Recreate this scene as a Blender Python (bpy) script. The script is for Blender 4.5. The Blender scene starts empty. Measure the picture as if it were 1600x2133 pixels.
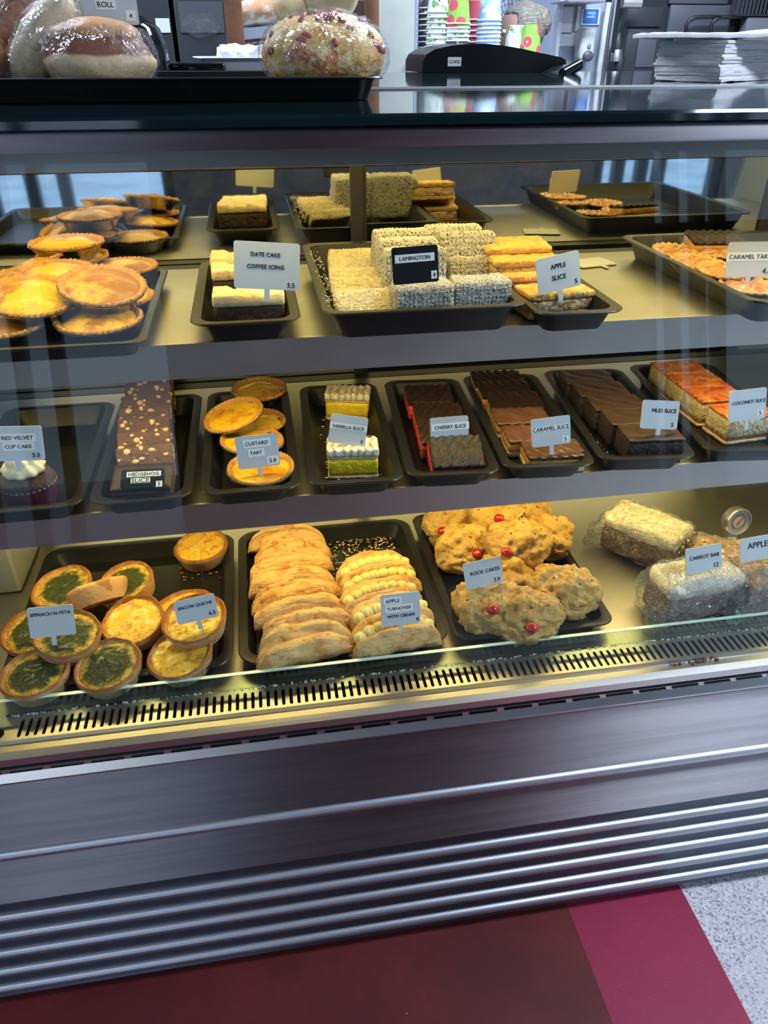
import bpy, bmesh, math, random
from mathutils import Vector, Matrix, noise

S = bpy.context.scene
C = S.collection
RAD = math.radians
# ------------------------------------------------------------------ camera
CF, CP, CY, CH = 1560.0, RAD(31.9), RAD(9.4), 1.33
FW = Vector((math.sin(CY)*math.cos(CP), math.cos(CY)*math.cos(CP), -math.sin(CP)))
RT = Vector((math.cos(CY), -math.sin(CY), 0))
UP = RT.cross(FW)
CAM = Vector((0, 0, CH))
cd = bpy.data.cameras.new('camera')
cam = bpy.data.objects.new('camera', cd); C.objects.link(cam)
cd.sensor_fit = 'VERTICAL'; cd.sensor_height = 24; cd.lens = 24*CF/2133
cd.clip_start = .02
cam.matrix_world = Matrix(((RT.x, UP.x, -FW.x, 0), (RT.y, UP.y, -FW.y, 0), (RT.z, UP.z, -FW.z, CH), (0, 0, 0, 1)))
S.camera = cam

# ------------------------------------------------------------------ world, daylight, exposure
S.view_settings.view_transform = 'Standard'; S.view_settings.look = 'None'
S.view_settings.exposure = 0.0; S.view_settings.gamma = 1.0
S.view_settings.use_curve_mapping = False
S.cycles.transparent_max_bounces = 40; S.cycles.max_bounces = 10
S.cycles.use_denoising = True
S.cycles.caustics_reflective = False; S.cycles.caustics_refractive = False
S.cycles.sample_clamp_indirect = 6
w = bpy.data.worlds.new('sky'); S.world = w; w.use_nodes = True
wn = w.node_tree.nodes; wl = w.node_tree.links
bg = wn['Background']; bg.inputs[1].default_value = 2.7
tc = wn.new('ShaderNodeTexCoord'); sx = wn.new('ShaderNodeSeparateXYZ'); rp = wn.new('ShaderNodeValToRGB')
wl.new(tc.outputs['Generated'], sx.inputs[0]); wl.new(sx.outputs['Z'], rp.inputs[0]); wl.new(rp.outputs[0], bg.inputs[0])
rp.color_ramp.elements[0].position = 0.0; rp.color_ramp.elements[0].color = (.55, .74, 1, 1)
rp.color_ramp.elements[1].position = .6; rp.color_ramp.elements[1].color = (.42, .62, 1, 1)

def area(name, loc, rot, sx_, sy_, power, col):
    l = bpy.data.lights.new(name, 'AREA'); l.shape = 'RECTANGLE'; l.size = sx_; l.size_y = sy_
    l.energy = power; l.color = col
    o = bpy.data.objects.new(name, l); C.objects.link(o); o.location = loc; o.rotation_euler = rot
    return o
CASE_COL = (1.0, .76, .24)
ROOM_COL = (.70, .83, 1.0)
L_TOP, L_MID, L_LOW, L_ROOM = 1.95, 2.2, 3.6, 34.0
area('front_case_tube', (.22, .848, 1.238), (0, 0, 0), 1.56, .022, 1.7, CASE_COL)
for y_ in (.935, 1.11): area('top_case_tube', (.22, y_, 1.222), (0, 0, 0), 1.56, .04, L_TOP, CASE_COL)
area('upper_shelf_tube', (.27, .872, 1.012), (RAD(-4), 0, 0), 1.44, .025, L_MID, CASE_COL)
area('lower_shelf_tube', (.27, .95, .823), (RAD(-4), 0, 0), 1.44, .025, L_LOW, CASE_COL)
for i, (x, y, k) in enumerate(((-1.2, 2.3, 2.3), (1.2, 2.3, 3.2), (1.9, .1, 2.2), (-1.4, -.9, .4))):
    area('ceiling_fill', (x, y, 2.66), (0, 0, 0), 1.1, .28, L_ROOM*k, ROOM_COL)  # added fill panels, unseen, to brighten the staff area and paper bags
# portals guide the skylight through the two shop windows
for (x, sx_) in ((-1.10, 1.3), (2.65, .9)):
    p_ = area('window_portal', (x, -2.55, 1.35), (RAD(90), 0, 0), sx_, 2.1, 1, (1, 1, 1)); p_.data.cycles.is_portal = True
for (x, r_) in ((3.28, 90), (-3.08, -90)):  # portals for the added side openings
    p_ = area('window_portal', (x, -1.15, 1.35), (RAD(90), 0, RAD(r_)), 2.3, 2.1, 1, (1, 1, 1)); p_.data.cycles.is_portal = True
# ------------------------------------------------------------------ picture geometry: where a sight line meets a real surface
def ray(px, py): return FW*CF + RT*(px-800) + UP*(1066.5-py)
def at(px, py, z):
    d = ray(px, py); return CAM + d*((z-CH)/d.z)
def aty(px, py, Y):
    d = ray(px, py); return CAM + d*(Y/d.y)
# ------------------------------------------------------------------ helpers
def link(o, parent=None):
    C.objects.link(o)
    if parent: o.parent = parent
    return o
def tag(o, label=None, cat=None, group=None, kind=None):
    if label: o['label'] = label
    if cat: o['category'] = cat
    if group: o['group'] = group
    if kind: o['kind'] = kind
    return o
def thing(name, label, cat, loc=(0, 0, 0), rot=(0, 0, 0), group=None):
    o = bpy.data.objects.new(name, None); o.empty_display_size = .02
    link(o); o.location = loc; o.rotation_euler = rot
    return tag(o, label, cat, group)
def obj(name, bm, m, parent=None, smooth=40, kind=None, label=None):
    me = bpy.data.meshes.new(name)
    bmesh.ops.recalc_face_normals(bm, faces=bm.faces[:])
    bm.to_mesh(me); bm.free()
    for q in (m if isinstance(m, (list, tuple)) else [m]): me.materials.append(q)
    if smooth:
        me.polygons.foreach_set('use_smooth', [True]*len(me.polygons))
        if smooth < 180: me.set_sharp_from_angle(angle=RAD(smooth))
    o = bpy.data.objects.new(name, me); link(o, parent)
    return tag(o, label, None, None, kind)
def dup(o, parent=None):
    c = o.copy(); C.objects.link(c)
    if parent: c.parent = parent
    for ch in KIDS(o): dup(ch, c)
    return c
def KIDS(o): return [q for q in o.children]
PROTO = {}
def place(key, builder, loc, rot, label, cat=None, group=None, scale=None):
    """first call builds the thing, later calls copy the thing and its parts"""
    if key not in PROTO:
        o = builder(); PROTO[key] = o
    else:
        o = dup(PROTO[key])
    o.location = loc; o.rotation_euler = [RAD(a) for a in rot]
    if scale: o.scale = scale
    return tag(o, label, cat, group)
BM = bmesh.new
def box(bm, c, s, bev=0, seg=2, rot=None, mi=0, keep=None):
    r = bmesh.ops.create_cube(bm, size=1)
    vs = r['verts']
    for v in vs: v.co = Vector((v.co.x*s[0], v.co.y*s[1], v.co.z*s[2]))
    if bev:
        es = list({e for v in vs for e in v.link_edges})
        g = bmesh.ops.bevel(bm, geom=es, offset=bev, segments=seg, profile=.5, affect='EDGES')
        vs = list({v for f in g['faces'] for v in f.verts} | {v for v in vs if v.is_valid})
        # all vertices of this island
        seen = set(vs); st = list(vs)
        while st:
            v = st.pop()
            for e in v.link_edges:
                q = e.other_vert(v)
                if q not in seen: seen.add(q); st.append(q)
        vs = list(seen)
    M_ = Matrix.Translation(Vector(c))
    if rot is not None: M_ = M_ @ rot.to_4x4()
    for v in vs: v.co = M_ @ v.co
    if mi:
        for f in {f for v in vs for f in v.link_faces}: f.material_index = mi
    return vs
def lathe(bm, prof, n=32, fn=None, c=(0, 0, 0), close=True, mi=0):
    rings = []
    for j, (r, z) in enumerate(prof):
        ring = []
        for i in range(n):
            t = 2*math.pi*i/n
            rr, zz = (r, z) if fn is None else fn(j, t, r, z)
            ring.append(bm.verts.new((c[0]+rr*math.cos(t), c[1]+rr*math.sin(t), c[2]+zz)))
        rings.append(ring)
    for a, b in zip(rings, rings[1:]):
        for i in range(n):
            bm.faces.new((a[i], a[(i+1) % n], b[(i+1) % n], b[i])).material_index = mi
    if close:
        bm.faces.new(rings[0][::-1]).material_index = mi; bm.faces.new(rings[-1]).material_index = mi
    return [v for r in rings for v in r]
def tube(bm, pts, r, n=8, cap=True):
    pts = [Vector(p) for p in pts]; rings = []
    for i, p in enumerate(pts):
        d = (pts[min(i+1, len(pts)-1)]-pts[max(i-1, 0)]).normalized()
        a = d.orthogonal().normalized() if i == 0 else (ax - d*ax.dot(d)).normalized()
        ax = a; b = d.cross(a); rr = r[i] if isinstance(r, (list, tuple)) else r
        rings.append([bm.verts.new(p+(a*math.cos(2*math.pi*k/n)+b*math.sin(2*math.pi*k/n))*rr) for k in range(n)])
    for a, b in zip(rings, rings[1:]):
        for k in range(n): bm.faces.new((a[k], a[(k+1) % n], b[(k+1) % n], b[k]))
    if cap: bm.faces.new(rings[0][::-1]); bm.faces.new(rings[-1])
def prism(bm, out, lo, hi, axis='x'):
    """outline (2D) swept along an axis"""
    def P(a, b, t): return (t, a, b) if axis == 'x' else ((a, t, b) if axis == 'y' else (a, b, t))
    A = [bm.verts.new(P(a, b, lo)) for a, b in out]; B = [bm.verts.new(P(a, b, hi)) for a, b in out]
    n = len(out)
    for i in range(n): bm.faces.new((A[i], A[(i+1) % n], B[(i+1) % n], B[i]))
    bm.faces.new(A[::-1]); bm.faces.new(B)
    return A+B
def ball(bm, c, r, u=12, v=8, mi=0):
    r = r if isinstance(r, (tuple, list)) else (r, r, r)
    g = bmesh.ops.create_uvsphere(bm, u_segments=u, v_segments=v, radius=1)
    for q in g['verts']: q.co = Vector((c[0]+q.co.x*r[0], c[1]+q.co.y*r[1], c[2]+q.co.z*r[2]))
    if mi:
        for f in {f for q in g['verts'] for f in q.link_faces}: f.material_index = mi
    return g['verts']
def ico(bm, c, r, sub=2):
    r = r if isinstance(r, (tuple, list)) else (r, r, r)
    g = bmesh.ops.create_icosphere(bm, subdivisions=sub, radius=1)
    for q in g['verts']: q.co = Vector((c[0]+q.co.x*r[0], c[1]+q.co.y*r[1], c[2]+q.co.z*r[2]))
    return g['verts']
def nz(p, s, seed=0): return noise.noise(Vector(p)*s+Vector((seed*3.7, seed*1.3, seed*2.9)))
def rough_up(bm, amp, s, seed=0, octs=2, zlo=None, ridge=False):
    """push vertices along their normals by noise"""
    bm.normal_update()
    mv = []
    for v in bm.verts:
        d = 0; a = 1; q = s
        for k in range(octs):
            n_ = nz(v.co, q, seed+k); d += (.28-abs(n_))*2*a if ridge else n_*a; a *= .5; q *= 2.1
        if zlo is not None and v.co.z <= zlo: d = 0
        mv.append(v.normal*d*amp)
    for v, m_ in zip(bm.verts, mv): v.co += m_
def subdiv(bm, n): bmesh.ops.subdivide_edges(bm, edges=bm.edges[:], cuts=n, use_grid_fill=True)
def block(bm, c, s, nx=12, ny=8, nzz=5, rnd=.003):
    """box as a fine grid with softened edges; returns verts"""
    vmap = {}
    def V(i, j, k):
        key = (i, j, k)
        if key not in vmap:
            p = Vector(((i/nx-.5)*s[0], (j/ny-.5)*s[1], (k/nzz-.5)*s[2]))
            h = Vector((s[0]/2-rnd, s[1]/2-rnd, s[2]/2-rnd))
            q = Vector((max(-h.x, min(h.x, p.x)), max(-h.y, min(h.y, p.y)), max(-h.z, min(h.z, p.z))))
            d = p-q
            if d.length > 1e-9: p = q+d.normalized()*min(d.length, rnd)
            vmap[key] = bm.verts.new(p+Vector(c))
        return vmap[key]
    for k in (0, nzz):
        for i in range(nx):
            for j in range(ny): bm.faces.new((V(i, j, k), V(i+1, j, k), V(i+1, j+1, k), V(i, j+1, k)))
    for j in (0, ny):
        for i in range(nx):
            for k in range(nzz): bm.faces.new((V(i, j, k), V(i+1, j, k), V(i+1, j, k+1), V(i, j, k+1)))
    for i in (0, nx):
        for j in range(ny):
            for k in range(nzz): bm.faces.new((V(i, j, k), V(i, j+1, k), V(i, j+1, k+1), V(i, j, k+1)))
    return list(vmap.values())
def rrect(hw, hl, r, n=6):
    pts = []
    for cx, cy, a0 in ((hw-r, hl-r, 0), (-hw+r, hl-r, 90), (-hw+r, -hl+r, 180), (hw-r, -hl+r, 270)):
        for i in range(n+1):
            a = RAD(a0+90*i/n); pts.append((cx+r*math.cos(a), cy+r*math.sin(a)))
    return pts
def loft(bm, rings, cap0=True, cap1=True):
    R = [[bm.verts.new(p) for p in r] for r in rings]; n = len(R[0])
    for a, b in zip(R, R[1:]):
        for i in range(n): bm.faces.new((a[i], a[(i+1) % n], b[(i+1) % n], b[i]))
    if cap0: bm.faces.new(R[0][::-1])
    if cap1: bm.faces.new(R[-1])
def steel_uv(o):
    """u runs up/down the sheet so brushed highlights stretch across the grain"""
    me = o.data; uv = me.uv_layers.new(name='grain')
    for l in me.loops:
        p = me.vertices[l.vertex_index].co; uv.data[l.index].uv = (p.z-p.y, p.x)
    return o
# ------------------------------------------------------------------ materials
def _fac(nt, L, kind, vec, obv, scale, lo, hi, detail):
    N = nt.nodes; K = nt.links
    if kind in ('noise', 'fine', 'streak'):
        t = N.new('ShaderNodeTexNoise'); t.inputs['Scale'].default_value = scale; t.inputs['Detail'].default_value = detail
        t.inputs['Roughness'].default_value = .6
        if kind == 'streak':
            mp = N.new('ShaderNodeMapping'); mp.inputs['Scale'].default_value = (.06, 1, 1); K.new(vec, mp.inputs[0]); K.new(mp.outputs[0], t.inputs['Vector'])
        else: K.new(vec, t.inputs['Vector'])
        out = t.outputs[0]
    elif kind in ('voro', 'cell'):
        t = N.new('ShaderNodeTexVoronoi'); t.inputs['Scale'].default_value = scale; K.new(vec, t.inputs['Vector'])
        out = t.outputs['Distance']
        if kind == 'cell':
            t2 = N.new('ShaderNodeSeparateColor'); K.new(t.outputs['Color'], t2.inputs[0]); out = t2.outputs[0]
    elif kind == 'wave':
        t = N.new('ShaderNodeTexWave'); t.inputs['Scale'].default_value = scale; t.inputs['Distortion'].default_value = detail; t.inputs['Detail'].default_value = 2
        K.new(vec, t.inputs['Vector']); out = t.outputs['Fac']
    elif kind in ('x', 'y', 'z'):
        t = N.new('ShaderNodeSeparateXYZ'); K.new(obv, t.inputs[0]); out = t.outputs[kind.upper()]
        if scale:      # wobble the boundary
            t3 = N.new('ShaderNodeTexNoise'); t3.inputs['Scale'].default_value = scale; K.new(vec, t3.inputs['Vector'])
            m3 = N.new('ShaderNodeMath'); m3.operation = 'MULTIPLY_ADD'; m3.inputs[1].default_value = detail; K.new(t3.outputs[0], m3.inputs[0]); K.new(out, m3.inputs[2]); out = m3.outputs[0]
    elif kind == 'rad':
        mp = N.new('ShaderNodeMapping'); mp.inputs['Scale'].default_value = (1, 1, 0); K.new(obv, mp.inputs[0])
        t = N.new('ShaderNodeVectorMath'); t.operation = 'LENGTH'; K.new(mp.outputs[0], t.inputs[0]); out = t.outputs['Value']
        if scale:
            t3 = N.new('ShaderNodeTexNoise'); t3.inputs['Scale'].default_value = scale; t3.inputs['Detail'].default_value = 5; K.new(vec, t3.inputs['Vector'])
            m3 = N.new('ShaderNodeMath'); m3.operation = 'MULTIPLY_ADD'; m3.inputs[1].default_value = detail; K.new(t3.outputs[0], m3.inputs[0]); K.new(out, m3.inputs[2]); out = m3.outputs[0]
    mr = N.new('ShaderNodeMapRange'); mr.interpolation_type = 'SMOOTHSTEP'
    mr.inputs['From Min'].default_value = min(lo, hi); mr.inputs['From Max'].default_value = max(lo, hi)
    if lo > hi: mr.inputs['To Min'].default_value = 1; mr.inputs['To Max'].default_value = 0
    K.new(out, mr.inputs['Value'])
    return mr.outputs['Result']
def mat(name, col, rough=.5, metal=0, layers=(), bump=(), coat=0, spec=.5, sss=0, aniso=0, vary=True, emit=0):
    m = bpy.data.materials.new(name); m.use_nodes = True
    nt = m.node_tree; N = nt.nodes; K = nt.links; B = N['Principled BSDF']
    B.inputs['Base Color'].default_value = (*col, 1); B.inputs['Roughness'].default_value = rough
    B.inputs['Metallic'].default_value = metal; B.inputs['Specular IOR Level'].default_value = spec
    B.inputs['Coat Weight'].default_value = coat; B.inputs['Coat Roughness'].default_value = .08
    if sss: B.inputs['Subsurface Weight'].default_value = sss; B.inputs['Subsurface Radius'].default_value = (.006, .004, .002); B.inputs['Subsurface Scale'].default_value = .5
    if emit: B.inputs['Emission Color'].default_value = (*col, 1); B.inputs['Emission Strength'].default_value = emit
    if aniso:
        B.inputs['Anisotropic'].default_value = aniso
        tg = N.new('ShaderNodeTangent'); tg.direction_type = 'UV_MAP'; tg.uv_map = 'grain'; K.new(tg.outputs[0], B.inputs['Tangent'])
    if layers or bump:
        tcn = N.new('ShaderNodeTexCoord'); obv = tcn.outputs['Object']; vec = obv
        if vary:
            oi = N.new('ShaderNodeObjectInfo'); ad = N.new('ShaderNodeVectorMath'); ad.operation = 'MULTIPLY_ADD'
            cb = N.new('ShaderNodeCombineXYZ')
            for i in range(3): K.new(oi.outputs['Random'], cb.inputs[i])
            K.new(cb.outputs[0], ad.inputs[0]); ad.inputs[1].default_value = (9, 5, 7); K.new(obv, ad.inputs[2]); vec = ad.outputs[0]
        cur = None
        for ly in layers:
            kind, scale, lo, hi, c2 = ly[:5]; det = ly[5] if len(ly) > 5 else 4
            fac = _fac(nt, K, kind, vec, obv, scale, lo, hi, det)
            if len(ly) > 6:
                mm = N.new('ShaderNodeMath'); mm.operation = 'MULTIPLY'; mm.inputs[1].default_value = ly[6]; K.new(fac, mm.inputs[0]); fac = mm.outputs[0]
            mx = N.new('ShaderNodeMix'); mx.data_type = 'RGBA'
            if cur is None: mx.inputs[6].default_value = (*col, 1)
            else: K.new(cur, mx.inputs[6])
            mx.inputs[7].default_value = (*c2, 1); K.new(fac, mx.inputs[0]); cur = mx.outputs[2]
        if cur is not None: K.new(cur, B.inputs['Base Color'])
        pn = None
        for (kind, scale, dist, *r_) in bump:
            fac = _fac(nt, K, kind, vec, obv, scale, 0, 1, r_[0] if r_ else 4)
            bp = N.new('ShaderNodeBump'); bp.inputs['Distance'].default_value = dist; bp.inputs['Strength'].default_value = 1
            K.new(fac, bp.inputs['Height'])
            if pn: K.new(pn, bp.inputs['Normal'])
            pn = bp.outputs[0]
        if pn: K.new(pn, B.inputs['Normal'])
    return m
def clear(name, tint=(1, 1, 1), refl=.05, rough=.02, bump=None, edge=1.0, haze=0, hazecol=(.9, .92, .95)):
    """thin clear sheet: what passes straight through plus a Schlick reflection"""
    m = bpy.data.materials.new(name); m.use_nodes = True
    nt = m.node_tree; N = nt.nodes; K = nt.links; N.remove(N['Principled BSDF']); out = N['Material Output']
    tr = N.new('ShaderNodeBsdfTransparent'); tr.inputs[0].default_value = (*tint, 1)
    gl = N.new('ShaderNodeBsdfGlossy'); gl.inputs['Roughness'].default_value = rough
    lw = N.new('ShaderNodeLayerWeight'); lw.inputs[0].default_value = .5
    pw = N.new('ShaderNodeMath'); pw.operation = 'POWER'; pw.inputs[1].default_value = 5; K.new(lw.outputs['Facing'], pw.inputs[0])
    ma = N.new('ShaderNodeMath'); ma.operation = 'MULTIPLY_ADD'; ma.inputs[1].default_value = edge-refl; ma.inputs[2].default_value = refl; K.new(pw.outputs[0], ma.inputs[0])
    mx = N.new('ShaderNodeMixShader'); K.new(ma.outputs[0], mx.inputs[0]); K.new(tr.outputs[0], mx.inputs[1]); K.new(gl.outputs[0], mx.inputs[2])
    last = mx.outputs[0]
    if haze:
        df = N.new('ShaderNodeBsdfDiffuse'); df.inputs[0].default_value = (*hazecol, 1)
        m2 = N.new('ShaderNodeMixShader'); m2.inputs[0].default_value = haze; K.new(last, m2.inputs[1]); K.new(df.outputs[0], m2.inputs[2]); last = m2.outputs[0]
    if bump:
        tcn = N.new('ShaderNodeTexCoord'); prev = None
        for sc, dist, st in bump:
            nn = N.new('ShaderNodeTexNoise'); nn.inputs['Scale'].default_value = sc; nn.inputs['Detail'].default_value = 3; nn.inputs['Distortion'].default_value = st
            K.new(tcn.outputs['Object'], nn.inputs['Vector'])
            bp = N.new('ShaderNodeBump'); bp.inputs['Distance'].default_value = dist; K.new(nn.outputs[0], bp.inputs['Height'])
            if prev: K.new(prev, bp.inputs['Normal'])
            prev = bp.outputs[0]
        K.new(prev, gl.inputs['Normal']); K.new(prev, lw.inputs['Normal'])
    K.new(last, out.inputs[0])
    return m
STEEL = mat('brushed_steel', (.40, .365, .385), .52, 1, aniso=1.0, layers=[('streak', 60, .35, .7, (.33, .305, .32), 3)], vary=False)
STEEL2 = mat('satin_steel_shelf', (.50, .48, .45), .40, 1, layers=[('noise', 9, .3, .7, (.43, .41, .38))], vary=False)
STEELRAIL = mat('polished_steel_rail', (.60, .58, .56), .38, 1)
STEELDARK = mat('dull_dark_steel', (.20, .21, .23), .35, .9)
ALU = mat('anodised_rail', (.52, .52, .56), .42, 1)
BLACKP = mat('black_plastic_tray', (.010, .010, .010), .36, layers=[('noise', 40, .55, .8, (.018, .017, .015))], spec=.32)
SMOKED = clear('smoked_clear_tray', (.62, .62, .60), .06, .06)
LIPST = mat('shelf_lip_steel', (.46, .435, .40), .42, 1, layers=[('noise', 5, .3, .7, (.40, .38, .35))], vary=False)
BLACK = mat('black_gloss', (.004, .005, .006), .08)
HOODB = mat('satin_black_hood', (.006, .006, .007), .35, spec=.18)
BLACKM = mat('black_matt', (.012, .012, .013), .45)
TEAL = mat('dark_teal_glass', (.002, .012, .014), .06)
GLASS = clear('clear_case_glass', (.965, .985, .975), .013, .008, edge=.6)
GLASSG = clear('green_glass_kerb', (.86, .96, .90), .06, .01)
GEDGE = mat('glass_edge', (.62, .78, .60), .2)
MIRROR = mat('mirror', (.66, .69, .70), .03, 1)
WHITEP = mat('white_sign_plastic', (.56, .58, .59), .35)
BLACKS = mat('black_sign_plastic', (.012, .014, .014), .15)
PAPERSTRIP = mat('paper_strip', (.86, .85, .78), .6)
INK = mat('ink', (.01, .01, .012), .6)
FOIL = mat('foil', (.80, .79, .76), .22, 1, bump=[('noise', 120, .0006)])
# ------------------------------------------------------------------ setting
def struct(name, bm, m, parent=None, smooth=0):
    o = obj(name, bm, m, parent, smooth)
    if not parent: o['kind'] = 'structure'
    return o
TERRAZZO = mat('terrazzo_vinyl', (.74, .66, .69), .35, layers=[('cell', 260, .62, .7, (.88, .85, .88)), ('cell', 330, .80, .86, (.26, .22, .26)), ('noise', 3, .4, .7, (.66, .58, .61), 3, .5)], vary=False)
CRIMSON = mat('crimson_vinyl', (.40, .035, .085), .4, layers=[('noise', 500, .66, .74, (.6, .25, .28), 2), ('noise', 4, .3, .7, (.34, .028, .068))], vary=False)
MATRED = mat('dark_red_vinyl', (.15, .018, .017), .5, layers=[('noise', 600, .60, .72, (.22, .045, .04), 2), ('noise', 5, .3, .7, (.10, .013, .016))], vary=False)
WALLC = mat('painted_wall', (.30, .31, .33), .6, vary=False)
CEILC = mat('ceiling_paint', (.30, .31, .33), .7, vary=False)
DARKW = mat('dark_brick_wall', (.06, .05, .05), .7, layers=[('noise', 30, .4, .7, (.09, .075, .07))], vary=False)
PILLARC = mat('beige_painted_pillar', (.36, .37, .33), .5, layers=[('noise', 6, .4, .7, (.31, .33, .30))], vary=False)
FRAMED = mat('dark_window_frame', (.02, .022, .025), .4)
PAVE = mat('street_paving', (.34, .36, .38), .8, layers=[('noise', 2, .4, .6, (.46, .48, .50))], vary=False)
bm = BM(); box(bm, (.1, 1.0, -.05), (6.4, 7.2, .1)); struct('floor', bm, TERRAZZO)
bm = BM(); box(bm, (.566, -.9, .0015), (.22, 3.3, .003)); struct('trim_1', bm, CRIMSON)
bm = BM(); box(bm, (-.77, -.9, .002), (2.452, 3.3, .004), .001, 1); tag(struct('floor_mat', bm, MATRED), 'dark red flat floor mat along the foot of the display case', 'mat', kind='thing')
bm = BM(); box(bm, (.1, 1.0, 2.75), (6.4, 7.2, .1)); struct('ceiling', bm, CEILC)
for nm, x, wi in (('wall_left', -3.15, 3), ('wall_right', 3.35, 4)):
    bm = BM()
    for y0, y1, z0, z1 in ((0, 4.6, 0, 2.7), (-2.6, -2.3, 0, 2.7), (-2.3, 0, 0, .3), (-2.3, 0, 2.4, 2.7)): box(bm, (x, (y0+y1)/2, (z0+z1)/2), (.1, y1-y0, z1-z0))
    struct(nm, bm, WALLC)
    bm = BM()
    for y in (-2.27, -1.15, -.03): box(bm, (x, y, 1.35), (.07, .06, 2.1))
    for z in (.33, 2.37): box(bm, (x, -1.15, z), (.07, 2.3, .06))
    f = struct('window_%d' % wi, bm, FRAMED)  # unseen side windows, added to let more daylight onto the fronts
    bm = BM(); box(bm, (x, -1.15, 1.35), (.008, 2.3, 2.1)); obj('pane', bm, GLASS, f, 0)
bm = BM(); box(bm, (.1, 4.65, 1.35), (6.4, .1, 2.7)); struct('wall_back', bm, mat('cool_white_wall', (.42, .47, .58), .5, vary=False))
bm = BM()
for x0, x1, z0, z1 in ((-3.1, -1.75, 0, 2.7), (-.45, 2.20, 0, 2.7), (3.1, 3.3, 0, 2.7), (-1.75, -.45, 0, .30), (-1.75, -.45, 2.4, 2.7), (2.20, 3.1, 0, .30), (2.20, 3.1, 2.4, 2.7)):
    box(bm, ((x0+x1)/2, -2.6, (z0+z1)/2), (x1-x0, .1, z1-z0))
struct('wall_front', bm, DARKW)
for k, (x0, x1) in enumerate(((-1.75, -.45), (2.20, 3.1))):
    bm = BM()
    for x in (x0+.03, x0+(x1-x0)*.20, x0+(x1-x0)*.38, x0+(x1-x0)*.52, x1-.03): box(bm, (x, -2.6, 1.35), (.07, .07, 2.1))
    for z in (.33, 2.37, 1.9): box(bm, ((x0+x1)/2, -2.6, z), (x1-x0, .07, .06))
    f = struct('window_%d' % (k+1), bm, FRAMED)
    bm = BM(); box(bm, ((x0+x1)/2, -2.6, 1.35), (x1-x0, .008, 2.1)); obj('pane', bm, GLASS, f, 0)
bm = BM()
for c_, s_ in (((0, -8.7, -.15), (40, 12.1, .1)), ((11.7, 1.0, -.15), (16.6, 7.3, .1)), ((-11.5, 1.0, -.15), (16.6, 7.3, .1))): box(bm, c_, s_)
struct('pavement', bm, PAVE)

# ------------------------------------------------------------------ the display case
XL, XR = -.62, 1.06
YM = 1.20
ZD, ZS2, ZS1 = .595, .859, 1.0486
case = thing('display_case', 'long glass-fronted steel refrigerated cake display case on the floor', 'display case', (0, 0, 0))
xm, xw = (XL+XR)/2, XR-XL
def xslab(name, out, m, uv=True, parent=case, smooth=30):
    bm = BM(); prism(bm, out, XL, XR); o = obj(name, bm, m, parent, smooth)
    return steel_uv(o) if uv else o
# base carcass
xslab('carcass', [(.712, .03), (.720, .30), (.706, .50), (.71, .56), (1.28, .56), (1.28, .0), (.76, .0), (.76, .03)], STEELDARK, False)
# fluted kick panel: a sheet with shallow concave channels
prof = []
zs = [.285, .24, .195, .149, .1, .054, .03]
for a, b in zip(zs, zs[1:]):
    for k in range(6):
        t = k/6; prof.append((.7035+.0045*math.sin(math.pi*t), a+(b-a)*t))
prof.append((.7035, .03))
xslab('kick_panel', prof+[(.711, .03), (.711, .285)], mat('kick_panel_steel', (.13, .155, .18), .34, 1, aniso=.6))
for z in (.24, .195, .149, .1, .054):
    bm = BM(); o_ = [(.706-.0095*math.sin(math.pi*k/10), z+.0085*math.cos(math.pi*k/10)) for k in range(11)]
    prism(bm, o_, XL-.004, XR+.004); steel_uv(obj('bumper_rail', bm, ALU, case, 50))
# main apron panel in two sheets, half-round moulding between
xslab('lower_apron_panel', [(.6955, .285), (.694, .398), (.706, .398), (.7075, .285)], STEEL)
xslab('apron_panel', [(.694, .398), (.695, .535), (.707, .535), (.706, .398)], STEEL)
bm = BM(); prism(bm, [(.696-.010*math.sin(math.pi*k/10), .396+.0085*math.cos(math.pi*k/10)) for k in range(11)], XL-.004, XR+.004); steel_uv(obj('moulding', bm, ALU, case, 50))
xslab('apron_ledge', [(.6935, .534), (.693, .537), (.702, .545), (.712, .545), (.712, .534)], STEELRAIL, False)
# dark gap with a dashed vent strip
bm = BM(); box(bm, (xm, .709, .564), (xw, .008, .040)); obj('gap_strip', bm, BLACKM, case, 0)
vs = BM(); n = int(xw/.05)
for i in range(n): box(vs, (XL+.025+i*.05, .7005, .5490), (.040, .003, .0022))
obj('dash_slots', vs, BLACK, case, 0)
xslab('slot_strip', [(.7012, .545), (.7012, .5525), (.706, .5525), (.706, .545)], STEELRAIL, False)
xslab('glass_channel', [(.678, .5835), (.677, .596), (.687, .599), (.689, .592), (.707, .590), (.712, .5835)], STEELRAIL, False)
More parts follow.
